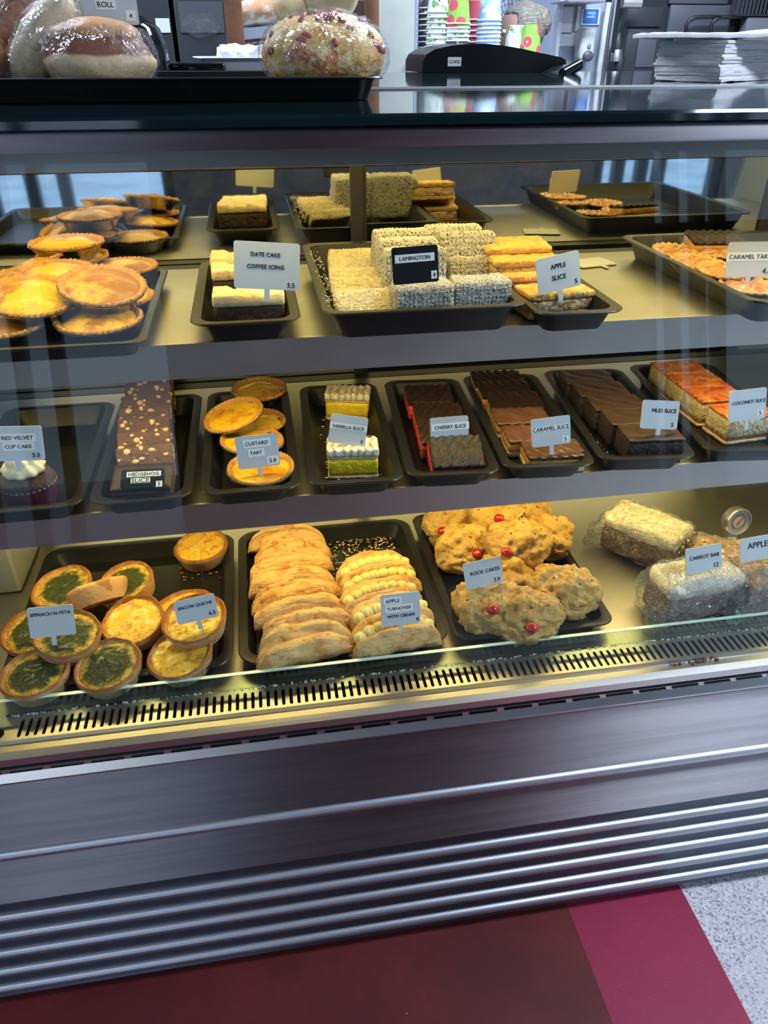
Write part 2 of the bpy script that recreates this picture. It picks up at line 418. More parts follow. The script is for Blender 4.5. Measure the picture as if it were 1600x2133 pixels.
# inside ledge and slotted return-air grille
xslab('inner_ledge', [(.688, .592), (.688, .594), (.7035, .5945), (.7055, .599), (.707, .599), (.707, .592)], STEEL2, False)
bm = BM(); pch, y0, y1, hw = .01, .7105, .7405, .0022
yb0, yb1 = .707, .7465
n = int((XR-.01+.345)/pch)
cap = [(math.cos(RAD(a)), math.sin(RAD(a))) for a in (0, 45, 90, 135, 180)]
zt = .598
for i in range(n):
    cx = -.345+i*pch
    inn = [(cx+hw*c_, y1-hw+hw*s_) for c_, s_ in cap]+[(cx-hw*c_, y0+hw-hw*s_) for c_, s_ in cap]
    outp = [(cx+pch/2, y1-hw), (cx+pch/2, yb1), (cx, yb1), (cx-pch/2, yb1), (cx-pch/2, y1-hw), (cx-pch/2, y0+hw), (cx-pch/2, yb0), (cx, yb0), (cx+pch/2, yb0), (cx+pch/2, y0+hw)]
    I = [bm.verts.new((a, b, zt)) for a, b in inn]; O = [bm.verts.new((a, b, zt)) for a, b in outp]; D = [bm.verts.new((a, b, zt-.003)) for a, b in inn]
    for k in range(10):
        q = (k+1) % 10
        bm.faces.new((I[k], O[k], O[q], I[q])); bm.faces.new((D[k], I[k], I[q], D[q]))
prism(bm, [(XL, yb0), (-.35, yb0), (-.35, yb1), (XL, yb1)], zt-.002, zt, 'z')
obj('air_grille', bm, STEEL2, case, 0)
bm = BM(); lathe(bm, [(.0085, 0), (.0085, .0008)], 20, c=(-.372, .719, zt)); obj('drain_hole', bm, BLACK, case, 0)
bm = BM(); box(bm, (xm, .727, .575), (xw, .036, .012)); obj('air_duct', bm, BLACKM, case, 0)
# deck
bm = BM(); box(bm, (xm, .975, ZD-.004), (xw, .456, .008)); obj('deck', bm, STEEL2, case, 0)
bm = BM(); box(bm, (xm, .752, .609), (xw, .005, .026)); k_ = obj('glass_kerb', bm, GLASSG, case, 0)
bm = BM(); box(bm, (xm, .752, .6225), (xw, .0052, .001)); obj('kerb_edge', bm, GEDGE, k_, 0)
# shelves: folded sheet with a deep front lip
def shelf(name, yf, z, lip):
    o = xslab(name, [(yf, z), (1.168, z), (1.168, z-.006), (yf+.004, z-.006), (yf+.004, z-.01), (yf, z-.01)], STEEL2, False)
    bm = BM(); prism(bm, [(yf-.0015, z+.0008), (yf+.001, z+.0012), (yf+.0035, z-.002), (yf+.0035, z-lip+.002), (yf+.018, z-lip+.002), (yf+.018, z-lip), (yf-.0015, z-lip)], XL, XR)
    obj('shelf_lip', bm, LIPST, o, 30)
    for x in (XL+.2, .27, XR-.2):
        bm = BM(); box(bm, (x, 1.06, z-.02), (.02, .22, .026)); obj('shelf_bracket', bm, STEELDARK, o, 0)
    bm = BM(); box(bm, (.27, .872 if z > 1 else .95, z-.0185), (1.46, .034, .024), .004, 1); obj('lamp_housing', bm, WHITEP, o, 20)
shelf('upper_shelf', .830, ZS1, .0400)
shelf('lower_shelf', .800, ZS2, .0390)
# mirrored sliding doors at the back
for nm, x0, x1, yy in (('mirror_door', XL+.01, .165, YM), ('mirror_door', .160, .86, YM+.012)):
    bm = BM(); box(bm, ((x0+x1)/2, yy+.003, .89), (x1-x0, .006, .575)); d_ = obj(nm, bm, MIRROR, case, 0)
    bm = BM()
    for z in (.598, 1.185): box(bm, ((x0+x1)/2, yy+.003, z), (x1-x0, .014, .016 if z < 1 else .012))
    for x in (x0+.004, x1-.009): box(bm, (x, yy+.001, .89), (.018, .012, .60))
    obj('door_frame', bm, mat('dark_bronze_frame', (.03, .026, .024), .35), d_, 0)
bm = BM(); box(bm, (.965, YM+.006, .89), (.21, .01, .6)); obj('rear_end_panel', bm, mat('grey_end_panel', (.26, .26, .25), .4), case, 0)
bm = BM(); box(bm, (.862, YM-.012, .72), (.003, .03, .27)); obj('door_edge_glass', bm, GEDGE, case, 0)
for z in (.845, .60+.035):
    bm = BM(); ball(bm, (.845, YM-.004, z), .004, 10, 6); obj('door_screw', bm, STEELRAIL, case)
bm = BM(); box(bm, (xm, 1.185, ZS1-.012), (xw, .022, .022)); box(bm, (xm, 1.185, ZS2-.012), (xw, .022, .022)); obj('rear_rail', bm, BLACKM, case, 0)
bm = BM(); box(bm, (-.45, 1.10, .70), (.075, .16, .21), .004, 1); obj('corner_post', bm, mat('grey_corner_post', (.30, .30, .28), .4), case, 30)
# top: rail, valance, lamp, roof, glass counter
xslab('top_rail', [(.818, 1.244), (.8165, 1.247), (.8165, 1.259), (.820, 1.2605), (.85, 1.2605), (.85, 1.244)], STEEL)
xslab('valance', [(.829, 1.2265), (.828, 1.227), (.828, 1.245), (.832, 1.245), (.832, 1.2265)], mat('grey_valance', (.20, .19, .18), .35, .6), False)
xslab('roof_panel', [(.85, 1.244), (.85, 1.2605), (1.30, 1.2605), (1.30, 1.244)], BLACKM, False)
xslab('rear_header', [(1.192, 1.19), (1.192, 1.245), (1.235, 1.245), (1.235, 1.19)], BLACKM, False)
bm = BM(); box(bm, (.27, 1.07, 1.2345), (1.48, .06, .018), .004, 1); obj('lamp_housing', bm, WHITEP, case, 20)
bm = BM(); prism(bm, [(.818, 1.262), (.8135, 1.264), (.8135, 1.271), (.8155, 1.274), (1.264, 1.274), (1.264, 1.262)], XL-.1, XR+.1); obj('counter_glass', bm, TEAL, case, 20)
# tilted front glass
def GY(z): return .682+(z-.597)*math.tan(RAD(12.2))
bm = BM(); prism(bm, [(GY(.596), .596), (GY(1.2445), 1.2445), (GY(1.2445)+.005, 1.2445), (GY(.596)+.005, .596)], XL, XR); obj('front_glass', bm, GLASS, case, 0)
for nm, x in (('end_panel', XL-.008), ('end_panel', XR+.008)):
    bm = BM(); prism(bm, [(.70, .0), (.694, .55), (.676, .57), (.676, .60), (.822, 1.262), (1.29, 1.262), (1.29, 0)], x-.008, x+.008)
    obj(nm, bm, mat('end_panel_grey', (.22, .225, .23), .35), case, 0)
# grime line where the kerb meets the grille
bm = BM(); random.seed(3)
for i in range(420):
    x = random.uniform(-.45, .9); ico(bm, (x, .7475+random.gauss(0, .0009), zt+.0006), random.uniform(.0006, .0017), 1)
obj('crumbs', bm, mat('crumb_white', (.62, .58, .48), .8), case, kind='stuff')
bm = BM()
for i in range(26): ico(bm, (.555+random.gauss(0, .02), .700+random.gauss(0, .002), .596), random.uniform(.0008, .003), 1)
obj('chocolate_crumbs', bm, mat('crumb_brown', (.16, .06, .03), .7), case, kind='stuff')
# rear joint strip and the staff-side counter
sc = thing('service_counter', 'dark glossy counter joined behind the display case under the white napkins', 'counter', (.3, 1.7, 0))
def sub(name, c, s, m, par, bev=0):
    bm = BM(); box(bm, (c[0]-par.location.x, c[1]-par.location.y, c[2]-par.location.z), s, bev, 2); return obj(name, bm, m, par, 30 if bev else 0)
sub('counter_top', (.3, 1.72, 1.268), (2.8, .82, .012), TEAL, sc)
sub('joint_strip', (.3, 1.287, 1.2705), (2.8, .034, .009), BLACKM, sc)
sub('edge_trim', (.3, 1.267, 1.2705), (2.8, .005, .011), STEELRAIL, sc)
sub('edge_trim', (.3, 1.309, 1.2705), (2.8, .006, .011), STEELRAIL, sc)
sub('counter_body', (.3, 1.73, .63), (2.7, .78, 1.26), mat('counter_body_grey', (.15, .16, .18), .5), sc)
# ------------------------------------------------------------------ trays
def tray_parts(root, hw, hl, h, rim, rc, m, lip=.003):
    bm = BM(); R = []
    def ring(dw, z, rr): R.append([(x, y, z) for x, y in rrect(hw-dw, hl-dw, max(rr, .002))])
    ring(rim+h*.35, 0, rc*.6); ring(rim+h*.12, h*.55, rc*.75); ring(rim, h-.002, rc*.85); ring(.001, h-.0025, rc); ring(0, h-.001, rc)
    ring(.001, h+.0003, rc); ring(rim*.55, h+.0006, rc*.92); ring(rim+.0015, h-.0005, rc*.82); ring(rim+.0035+h*.12, h*.5, rc*.7); ring(rim+h*.35+.004, .0022, rc*.55)
    loft(bm, R)
    return obj('tray_body', bm, m, root, 35)
def tray(label, x0, x1, y0, y1, z, h=.026, rim=.010, rc=.02, m=None, rz=0, group='black baking trays in the display case'):
    t = thing('serving_tray', label, 'tray', ((x0+x1)/2, (y0+y1)/2, z+.0003), (0, 0, RAD(rz)), group)
    tray_parts(t, (x1-x0)/2, (y1-y0)/2, h, rim, rc, m or BLACKP)
    return t
Z1, Z2, Z3 = ZS1, ZS2, ZD
tray('wide dark tray under the pile of cinnamon custard tarts', -.45, -.122, .788, 1.105, Z1, .018, .008, .02, m=BLACKP)
tray('narrow black tray holding the date cake on the upper shelf', -.078, .043, .812, 1.10, Z1)
tray('wide black tray with scattered coconut under the lamingtons', .066, .300, .80, 1.15, Z1, .034)
tray('black tray under the apple slices beside the lamingtons', .304, .412, .786, 1.12, Z1)
tray('wide black tray under the caramel tarts', .560, .88, .778, 1.145, Z1, .030)
tray('black tray with a single red velvet cup cake', -.375, -.222, .775, 1.075, Z2)
for lb, x0, x1, rz in (('black tray under the hedgehog slices', -.216, -.098, 0), ('black tray under the row of plain custard tarts', -.090, .030, 0), ('black tray with pastry crumbs under the vanilla slices', .042, .160, -2),
                   ('black tray under the cherry slices', .168, .286, -4), ('black tray under the caramel slices', .292, .412, -4.5), ('black tray under the mud slices', .422, .552, -6), ('black tray under the coconut slices', .568, .71, -6)):
    tray(lb, x0, x1, .775, 1.085, Z2, rz=rz)
tray('wide black tray under the quiches, behind the glass kerb', -.385, -.079, .773, 1.105, Z3, .024, .012, .03)
tray('wide black tray under the apple turnovers', -.072, .224, .771, 1.102, Z3, .024, .012, .03)
tray('wide black tray under the rock cakes', .231, .470, .770, 1.108, Z3, .024, .011, .022)

# ------------------------------------------------------------------ pastry materials
CRUST = mat('golden_crust', (.56, .27, .065), .6, layers=[('noise', 120, .45, .75, (.36, .14, .03)), ('noise', 350, .55, .8, (.70, .42, .14))], bump=[('noise', 220, .0012)])
CRUSTP = mat('pale_crust', (.58, .36, .16), .65, layers=[('z', 90, .0285, .0345, (.34, .115, .022), .010), ('noise', 120, .56, .72, (.38, .16, .05))], bump=[('noise', 160, .001)])
CUST_C = mat('cinnamon_custard', (.74, .42, .016), .34, layers=[('noise', 20, .44, .58, (.27, .085, .008), 6, .9), ('noise', 520, .50, .64, (.20, .07, .01), 3, .4)], bump=[('noise', 60, .0012)], coat=.1)
CUST_Y = mat('yellow_custard', (.80, .48, .025), .25, layers=[('noise', 26, .44, .62, (.60, .20, .012), 6, .9), ('noise', 90, .58, .70, (.36, .11, .01), 5, .7)], bump=[('noise', 18, .0015)], coat=.35)
CUST_FOIL = FOIL
CARAM = mat('caramel_filling', (.46, .20, .06), .28, coat=.3, bump=[('noise', 40, .001)])

QSPIN = mat('quiche_spinach', (.74, .47, .05), .45, layers=[('noise', 130, .52, .64, (.66, .52, .16), 4, .7), ('rad', 75, .050, .040, (.028, .045, .010), .026), ('noise', 300, .52, .62, (.09, .11, .02), 4, .8), ('noise', 95, .61, .68, (.60, .50, .14), 5, .8)], bump=[('noise', 90, .006), ('noise', 220, .002)], coat=.1)
QBACON = mat('quiche_bacon', (.80, .47, .03), .4, layers=[('noise', 110, .50, .66, (.82, .62, .20), 5, .8), ('noise', 75, .48, .66, (.46, .17, .018), 6, .85), ('noise', 190, .63, .70, (.16, .13, .03), 3, .8)], bump=[('noise', 60, .004)], coat=.2)
def pie(name, r, h, dome, crust, fill, foil=True, frill=42, fa=.0016, wob=.0, fname='custard_filling', swirl=False, deep=False, seed=0):
    def b():
        t = thing(name, None, None)
        if foil:
            bm = BM(); lathe(bm, [(r*.70, 0), (r*.74, .001), (r*.97, h*.80), (r*1.02, h*.84), (r*1.02, h*.86), (r*.95, h*.84)], 48, lambda j, q, R_, z: (R_+(.0006*math.sin(60*q) if j in (2, 3, 4) else 0), z)); obj('foil_cup', bm, FOIL, t)
        bm = BM()
        k = .72 if not deep else .84
        def fn(j, q, R_, z):
            a = fa*(1+math.sin(frill*q)) if j in (2, 3, 4) else 0
            w_ = wob*(nz((math.cos(q), math.sin(q), 0), 1.6, seed)+.5*nz((math.cos(q), math.sin(q), 0), 4, seed+3)) if j in (2, 3, 4, 5) else 0
            return R_+(a-fa if j != 4 else 0)+w_*.6, z+a*.6+w_
        lathe(bm, [(r*k, .0012), (r*(.93+(.05 if deep else 0)), h*.72), (r*1.0, h*.86), (r*.995, h*.98), (r*.95, h*1.03), (r*.885, h*.90), (r*.80, h*.45)], 96 if frill else 48, fn); obj('crust', bm, crust, t, 60)
        bm = BM(); nr = 9; pr = [(r*.84, h*.5)]+[(r*.895*(1-i/nr), h*.84+dome*math.sin(min(1, i/nr*1.25)*math.pi/2)) for i in range(nr)]+[(.0005, h*.84+dome)]
        if swirl:
            lathe(bm, pr, 72, lambda j, q, R_, z: (R_, z+.0026*math.sin(7*q+R_*170)*min(1, R_/(r*.3))*(1 if R_ < r*.8 else .2)))
        else:
            lathe(bm, pr, 40, lambda j, q, R_, z: (R_, z+(.0012+wob*.4)*nz((R_*math.cos(q), R_*math.sin(q), 0), 60, seed)))
        obj(fname, bm, fill, t, 180)
        return t
    return b
def put(key, builder, px, py, zc, rot, off, label, cat, group, scale=None):
    R_ = Matrix.Rotation(RAD(rot[2]), 3, 'Z') @ Matrix.Rotation(RAD(rot[1]), 3, 'Y') @ Matrix.Rotation(RAD(rot[0]), 3, 'X')
    return place(key, builder, at(px, py, zc) - R_ @ Vector((0, 0, off*(scale[2] if scale else 1))), rot, label, cat, group, scale)

# upper shelf: cinnamon custard tarts heaped on the first tray
bc = pie('cinnamon_custard_tart', .048, .020, .009, CRUST, CUST_C)
CT = [(8, 668, 1.068, 4, 0, 0, 'cinnamon custard tart cut by the edge of the case, front of the pile'),
      (205, 661, 1.068, 4, 0, 20, 'cinnamon custard tart lying alone at the front corner of the tart tray'),
      (236, 612, 1.070, 2, 4, 50, 'cinnamon custard tart mostly hidden beneath the big tilted tart'),
      (253, 553, 1.072, 0, 0, 80, 'cinnamon custard tart at the back beside the topmost tart'),
      (60, 552, 1.086, -8, -16, 100, 'reddish brown cinnamon custard tart half hidden at the back of the pile'),
      (12, 588, 1.084, 6, -4, 130, 'cinnamon custard tart behind the front tilted one, cut by the photo edge'),
      (118, 568, 1.094, 6, 2, 160, 'cinnamon custard tart with a bright yellow middle under the topmost tart'),
      (68, 614, 1.092, 13, 4, 190, 'cinnamon custard tart tilted towards the glass, dusted with brown spice'),
      (213, 592, 1.098, 13, 6, 220, 'big tilted cinnamon custard tart leaning over the one alone in front'),
      (138, 503, 1.106, 0, 0, 250, 'topmost cinnamon custard tart, flat on the others in a silver foil cup'),
      (150, 532, 1.083, 0, 0, 280, 'cinnamon custard tart supporting the topmost tart')]
for px, py, z, rx, ry, rz, lb in CT:
    put('cinn', bc, px, py, z, (rx, ry, rz if rx == 0 else 0), .020, lb, 'tart', 'cinnamon custard tarts on the upper shelf')

# date cake with coffee icing
DATE = mat('date_cake', (.045, .022, .012), .7, layers=[('noise', 120, .55, .7, (.10, .05, .025)), ('voro', 90, .22, .1, (.02, .01, .008))], bump=[('noise', 140, .003)])
ICING = mat('coffee_icing', (.78, .60, .34), .45, layers=[('noise', 45, .55, .72, (.52, .24, .05), 3, .8)], bump=[('noise', 60, .002)])
def date_b():
    t = thing('date_cake_slice', None, None)
    bm = BM(); block(bm, (0, 0, .012), (.080, .040, .024), 16, 8, 6, .002); rough_up(bm, .0011, 160); obj('cake_layer', bm, DATE, t, 180)
    bm = BM(); vs = block(bm, (0, 0, .0305), (.082, .042, .013), 24, 12, 4, .003)
    for v in vs:
        if v.co.z > .033: v.co.z += .0022*math.sin(v.co.y*330+8*nz(v.co, 30))+.0012*nz(v.co, 90)
    rough_up(bm, .0006, 120); obj('icing', bm, ICING, t, 180)
    return t
for px, py, z, rz, lb in ((520, 640, 1.0486+.022, -1, 'date cake slice with thick coffee icing, front one under its sign'), (512, 585, 1.0486+.030, 2, 'date cake slice directly behind the front date cake slice'), (508, 560, 1.0486+.034, -2, 'date cake slice at the back of the date cake tray')):
    put('date', date_b, px, py, z, (0, 0, rz), .018, lb, 'cake slice', 'date cake slices')

# pale coconut slices leaning in the lamington tray
COCO = mat('toasted_coconut_coat', (.68, .55, .33), .8, layers=[('noise', 70, .55, .75, (.46, .26, .12), 4, .7), ('noise', 260, .5, .7, (.86, .76, .54))], bump=[('noise', 260, .003), ('noise', 90, .003)])
def shreds(bm, pts, ln, wd, seed):
    rnd = random.Random(seed)
    for p, n in pts:
        a = Vector((rnd.gauss(0, 1), rnd.gauss(0, 1), rnd.gauss(0, 1))); a = (a-n*a.dot(n)*.75).normalized(); b = a.cross(n)
        if b.length < .1: continue
        b.normalize(); l = ln*rnd.uniform(.5, 1.1); p = p+n*wd*.4
        A = [bm.verts.new(p-a*l/2+b*wd*.5), bm.verts.new(p-a*l/2-b*wd*.5), bm.verts.new(p-a*l/2+n*wd*.8)]
        B = [bm.verts.new(p+a*l/2+b*wd*.3), bm.verts.new(p+a*l/2-b*wd*.3), bm.verts.new(p+a*l/2+n*wd*.9)]
        bm.faces.new(A); bm.faces.new(B[::-1])
        for i in range(3): bm.faces.new((A[i], A[(i+1) % 3], B[(i+1) % 3], B[i]))
def surf_pts(bm, n, seed):
    rnd = random.Random(seed); fs = bm.faces[:]; bm.normal_update()
    ws = [f.calc_area() for f in fs]
    out = []
    for f in rnd.choices(fs, ws, k=n):
        vs = [v.co for v in f.verts]; ww = [rnd.random() for _ in vs]; s_ = sum(ww)
        out.append((sum((v*q for v, q in zip(vs, ww)), Vector())/s_, f.normal.copy()))
    return out
def coated_slab(name, sx_, sy_, sz_, m, shred_m, nsh, seed, sl=.0045, coat='coconut_coat'):
    def b():
        t = thing(name, None, None)
        bm = BM(); block(bm, (0, 0, sz_/2), (sx_, sy_, sz_), 14, 8, 10, .006); rough_up(bm, .0018, 70, seed, 3)
        pts = surf_pts(bm, nsh, seed); obj('cake', bm, m, t, 180)
        bm = BM(); shreds(bm, pts, sl, .00065, seed); obj(coat, bm, shred_m, t, 0, kind='stuff')
        return t
    return b
SHRED = mat('white_coconut', (.82, .78, .70), .7)
SHREDY = mat('cream_coconut', (.82, .72, .50), .75)
LAMC = mat('lamington_chocolate', (.045, .024, .016), .7, layers=[('noise', 420, .36, .50, (.52, .48, .43), 3, .9)], bump=[('noise', 200, .003)])
cs = coated_slab('coconut_crumb_slice', .070, .019, .050, COCO, SHREDY, 900, 5, .0022)
for i, (px, py) in enumerate(((736, 548), (740, 570), (744, 592), (750, 612), (757, 638))):
    put('cocoslab', cs, px, py, 1.0486+.029-.002*i, (-52+(i*37%11-5)*.8, (i*53%7-3)*.6, -2+(i*29%9-4)*.7), .030, 'pale coconut crumbed slice, %s of five leaning beside the lamingtons' % ('rearmost', 'second from the back', 'middle one', 'fourth from the back', 'foremost')[i], 'cake slice', 'coconut crumbed slices')
lam_s = coated_slab('lamington', .070, .040, .046, LAMC, SHRED, 2400, 11, .0032)
lam_t = coated_slab('lamington', .073, .033, .074, LAMC, SHRED, 3000, 12, .0032)
for key, bl, px, py, z, rot, off, lb in (
    ('lams', lam_s, 878, 627, 1.0486+.028, (0, 0, 3), .024, 'low lamington at the front of the tray under the black sign'),
    ('lams', lam_s, 997, 618, 1.0486+.028, (0, 0, 1), .024, 'low lamington at the front corner of the tray beside the apple slice sign'),
    ('lamt', lam_t, 862, 582, 1.0486+.042, (-6, 0, 2), .038, 'upright lamington just behind the black sign'),
    ('lamt', lam_t, 848, 560, 1.0486+.045, (-6, 0, -2), .038, 'upright lamington second behind the black sign'),
    ('lamt', lam_t, 835, 540, 1.0486+.048, (-6, 0, 1), .038, 'upright lamington at the back next to the coconut crumbed slices'),
    ('lams', lam_s, 982, 572, 1.0486+.030, (-14, 0, 2), .024, 'lamington leaning behind the front corner lamington'),
    ('lamt', lam_t, 968, 545, 1.0486+.044, (-10, 0, -2), .038, 'upright lamington in the back row next to the apple slices'),
    ('lamt', lam_t, 940, 530, 1.0486+.050, (-5, 0, 0), .038, 'upright lamington at the very back of the lamington tray')):
    put(key, bl, px, py, z, rot, off, lb, 'lamington', 'lamingtons on the upper shelf')
# apple slices
AP_TOP = mat('apple_slice_pastry', (.68, .38, .09), .6, layers=[('noise', 110, .45, .7, (.52, .24, .04)), ('noise', 200, .5, .7, (.84, .60, .26))], bump=[('noise', 130, .003)])
AP_MID = mat('apple_slice_filling', (.70, .50, .24), .5, layers=[('noise', 70, .45, .6, (.42, .16, .07)), ('noise', 120, .55, .7, (.80, .66, .40))], bump=[('noise', 80, .005)])
def apple_b():
    t = thing('apple_slice', None, None)
    for nm, z, h, m, s_, am in (('pastry_base', .004, .008, AP_TOP, 1.0, .001), ('apple_filling', .0145, .016, AP_MID, .97, .0022), ('pastry_top', .026, .009, AP_TOP, 1.02, .0014)):
        bm = BM(); block(bm, (0, 0, z), (.084*s_, .052*s_, h), 16, 10, 4, .003); rough_up(bm, am, 110, 4, 3); obj(nm, bm, m, t, 180)
    return t
for px, py, z, rot, lb in ((1152, 612, 1.0486+.024, (0, 0, 7), 'apple slice at the front of its tray with a sign stuck in it'), (1105, 572, 1.0486+.036, (4, 0, 4), 'apple slice behind the apple slice sign'),
                           (1085, 543, 1.0486+.050, (4, 0, 2), 'apple slice second from the back of its pile'), (1070, 517, 1.0486+.060, (4, 0, 0), 'apple slice at the back of its pile, nearest the mirror'), (1088, 590, 1.0486+.018, (0, 0, 3), 'apple slice lying low under the stepped pile')):
    put('apple', apple_b, px, py, z, rot, .022, lb, 'cake slice', 'apple slices')
# caramel tarts
ct = pie('caramel_tart', .037, .013, .003, mat('biscuit_crust', (.68, .36, .10), .6, layers=[('noise', 80, .5, .75, (.50, .22, .05))], bump=[('noise', 200, .001)]), CARAM, True, 22, .0016, .0006, 'caramel_swirl', True)
for px, py, z, rot, lb in ((1413, 522, 1.072, (4, 3, 0), 'caramel tart at the back corner of its tray'), (1497, 524, 1.072, (0, 0, 60), 'caramel tart at the back, half behind the caramel tart sign'), (1452, 546, 1.076, (5, 0, 0), 'caramel tart in the middle of the outer row of its tray'),
                           (1512, 562, 1.078, (4, 0, 0), 'caramel tart touching the edge of the caramel tart sign'), (1590, 566, 1.068, (0, 0, 200), 'caramel tart hidden behind the caramel tart sign'), (1562, 594, 1.072, (2, 0, 0), 'caramel tart at the front with the sign stuck in it')):
    put('carat', ct, px, py, z, rot, .013, lb, 'tart', 'caramel tarts')
# ------------------------------------------------------------------ lower shelf
CHOC = mat('glossy_chocolate_top', (.024, .012, .009), .42, layers=[('noise', 90, .5, .75, (.040, .020, .014))], spec=.25)
CHOCM = mat('milk_chocolate_top', (.115, .045, .025), .3, layers=[('noise', 40, .45, .7, (.16, .07, .04))], coat=.2)
def slice_b(name, sx_, sy_, layers, wave=None):
    """layers: (part name, thickness, material, roughness, overhang)"""
    def b():
        t = thing(name, None, None); z = 0
        for nm, h, m, am, ov in layers:
            top = nm in ('chocolate_top', 'cream_top', 'jam_top')
            bm = BM(); vs = block(bm, (0, 0, z+h/2), (sx_+ov, sy_+ov, h), 40 if top and wave else 18, 24 if top and wave else 10, 4, min(.0022, h*.45))
            if top and wave:
                fx, fy, amp = wave
                for v in vs:
                    if v.co.z > z+h*.6: v.co.z += amp*math.sin(v.co.x*fx+v.co.y*fy+3*math.sin(v.co.y*90)+2*nz(v.co, 25))+amp*.4*nz(v.co, 60)
            rough_up(bm, am, 120, len(nm), 3); obj(nm, bm, m, t, 180); z += h
        return t
    return b
# red velvet cup cake
def cup_b():
    t = thing('cup_cake', None, None)
    bm = BM(); lathe(bm, [(.024, 0), (.0325, .034), (.0318, .034), (.023, .001)], 96, lambda j, q, R_, z: (R_+.0009*math.sin(32*q), z+(.0012*math.sin(32*q) if j in (1, 2) else 0))); obj('paper_case', bm, mat('maroon_paper_case', (.10, .022, .035), .5, layers=[('z', 0, .0325, .0345, (.55, .40, .42))]), t, 60)
    bm = BM(); lathe(bm, [(.0315, .031), (.033, .036), (.028, .043), (.016, .0475), (.0005, .049)], 32); rough_up(bm, .0012, 120); obj('cake', bm, mat('dark_velvet_cake', (.035, .016, .015), .75, layers=[('noise', 150, .5, .7, (.07, .03, .025))], bump=[('noise', 200, .002)]), t, 180)
    bm = BM(); pr = [(.010, .046), (.0215, .047), (.0235, .052), (.019, .058), (.0165, .061), (.0170, .064), (.012, .069), (.006, .0735), (.0006, .077)]
    lathe(bm, pr, 90, lambda j, q, R_, z: (R_*(1+.10*math.sin(9*q+z*190)), z+.0008*math.sin(9*q+z*190))); obj('icing_swirl', bm, mat('cream_cheese_icing', (.86, .80, .52), .45, sss=.1), t, 180)
    return t
put('cup', cup_b, 52, 985, Z2+.045, (0, 0, 0), .045, 'dark red velvet cup cake with a white icing swirl', 'cup cake', None)
# hedgehog slices
HEDGE = mat('hedgehog_biscuit', (.12, .045, .016), .7, layers=[('noise', 90, .45, .65, (.085, .034, .014)), ('noise', 260, .6, .75, (.22, .10, .045))], bump=[('noise', 130, .003)])
NUT = mat('biscuit_piece', (.72, .48, .22), .6, layers=[('noise', 120, .5, .8, (.60, .34, .13))])
def hedge_b(seed):
    def b():
        t = thing('hedgehog_slice', None, None)
        bm = BM(); block(bm, (0, 0, .021), (.068, .021, .042), 18, 7, 12, .0015); rough_up(bm, .0013, 130, seed, 3); obj('chocolate_biscuit_body', bm, HEDGE, t, 180)
        bm = BM(); block(bm, (0, .0115, .021), (.0685, .003, .0425), 14, 2, 10, .001); rough_up(bm, .0005, 60, seed); obj('chocolate_coat', bm, CHOC, t, 180)
        rnd = random.Random(seed); bm = BM()
        for i in range(25):
            p = (rnd.uniform(-.031, .031), -.0105, rnd.uniform(.003, .039)); s_ = rnd.uniform(.0012, .0048)
            if i > 20: p = (.034, rnd.uniform(-.008, .008), rnd.uniform(.003, .039))
            vs = ico(bm, p, (s_*rnd.uniform(.7, 1.3), .0010, s_*rnd.uniform(.5, .9)) if i <= 20 else (.001, s_*.6, s_), 1)
        obj('biscuit_pieces', bm, NUT, t, 40, kind='stuff')
        return t
    return b
HP = [(318, 808), (318, 832), (311, 855), (305, 880), (301, 905), (300, 936), (300, 966)]
for i, (px, py) in enumerate(HP):
    put('hedge%d' % (i % 3), hedge_b(20+i % 3), px+(i*41%13-6), py, Z2+.029, (-36+(i*37%13-6), 0, (i*53%11-5)*1.3), .021, 'brown nutty hedgehog slice, %s in its leaning row' % ('rearmost', 'second from the back', 'third from the back', 'fourth from the back', 'fifth from the back', 'sixth from the back', 'seventh from the back')[i], 'cake slice', 'hedgehog slices')
o = put('hedgef', slice_b('hedgehog_slice', .070, .046, [('biscuit_body', .018, HEDGE, .0012, 0), ('chocolate_top', .004, CHOC, .0005, .001)]), 300, 1005, Z2+.026, (13, 0, -3), .012, 'glossy chocolate hedgehog slice at the front under the black sign', 'cake slice', 'hedgehog slices')
# plain custard tarts
bt = pie('custard_tart', .0415, .020, .002, CRUST, CUST_Y, True, 46, .0012)
for px, py, z, rot, lb in ((540, 808, Z2+.030, (2, 0, 0), 'custard tart at the back of the row, brownest skin'), (532, 876, Z2+.030, (0, 0, 90), 'custard tart half hidden under the tilted custard tart'), (485, 862, Z2+.050, (6, -14, 0), 'tilted custard tart leaning over its neighbour and the tray rim'),
                           (525, 915, Z2+.032, (0, 4, 0), 'custard tart half covered by the custard tart sign'), (543, 972, Z2+.028, (3, 0, 0), 'custard tart at the front with the sign stuck in it')):
    put('cust', bt, px, py, z, rot, .020, lb, 'tart', 'plain custard tarts on the lower shelf')
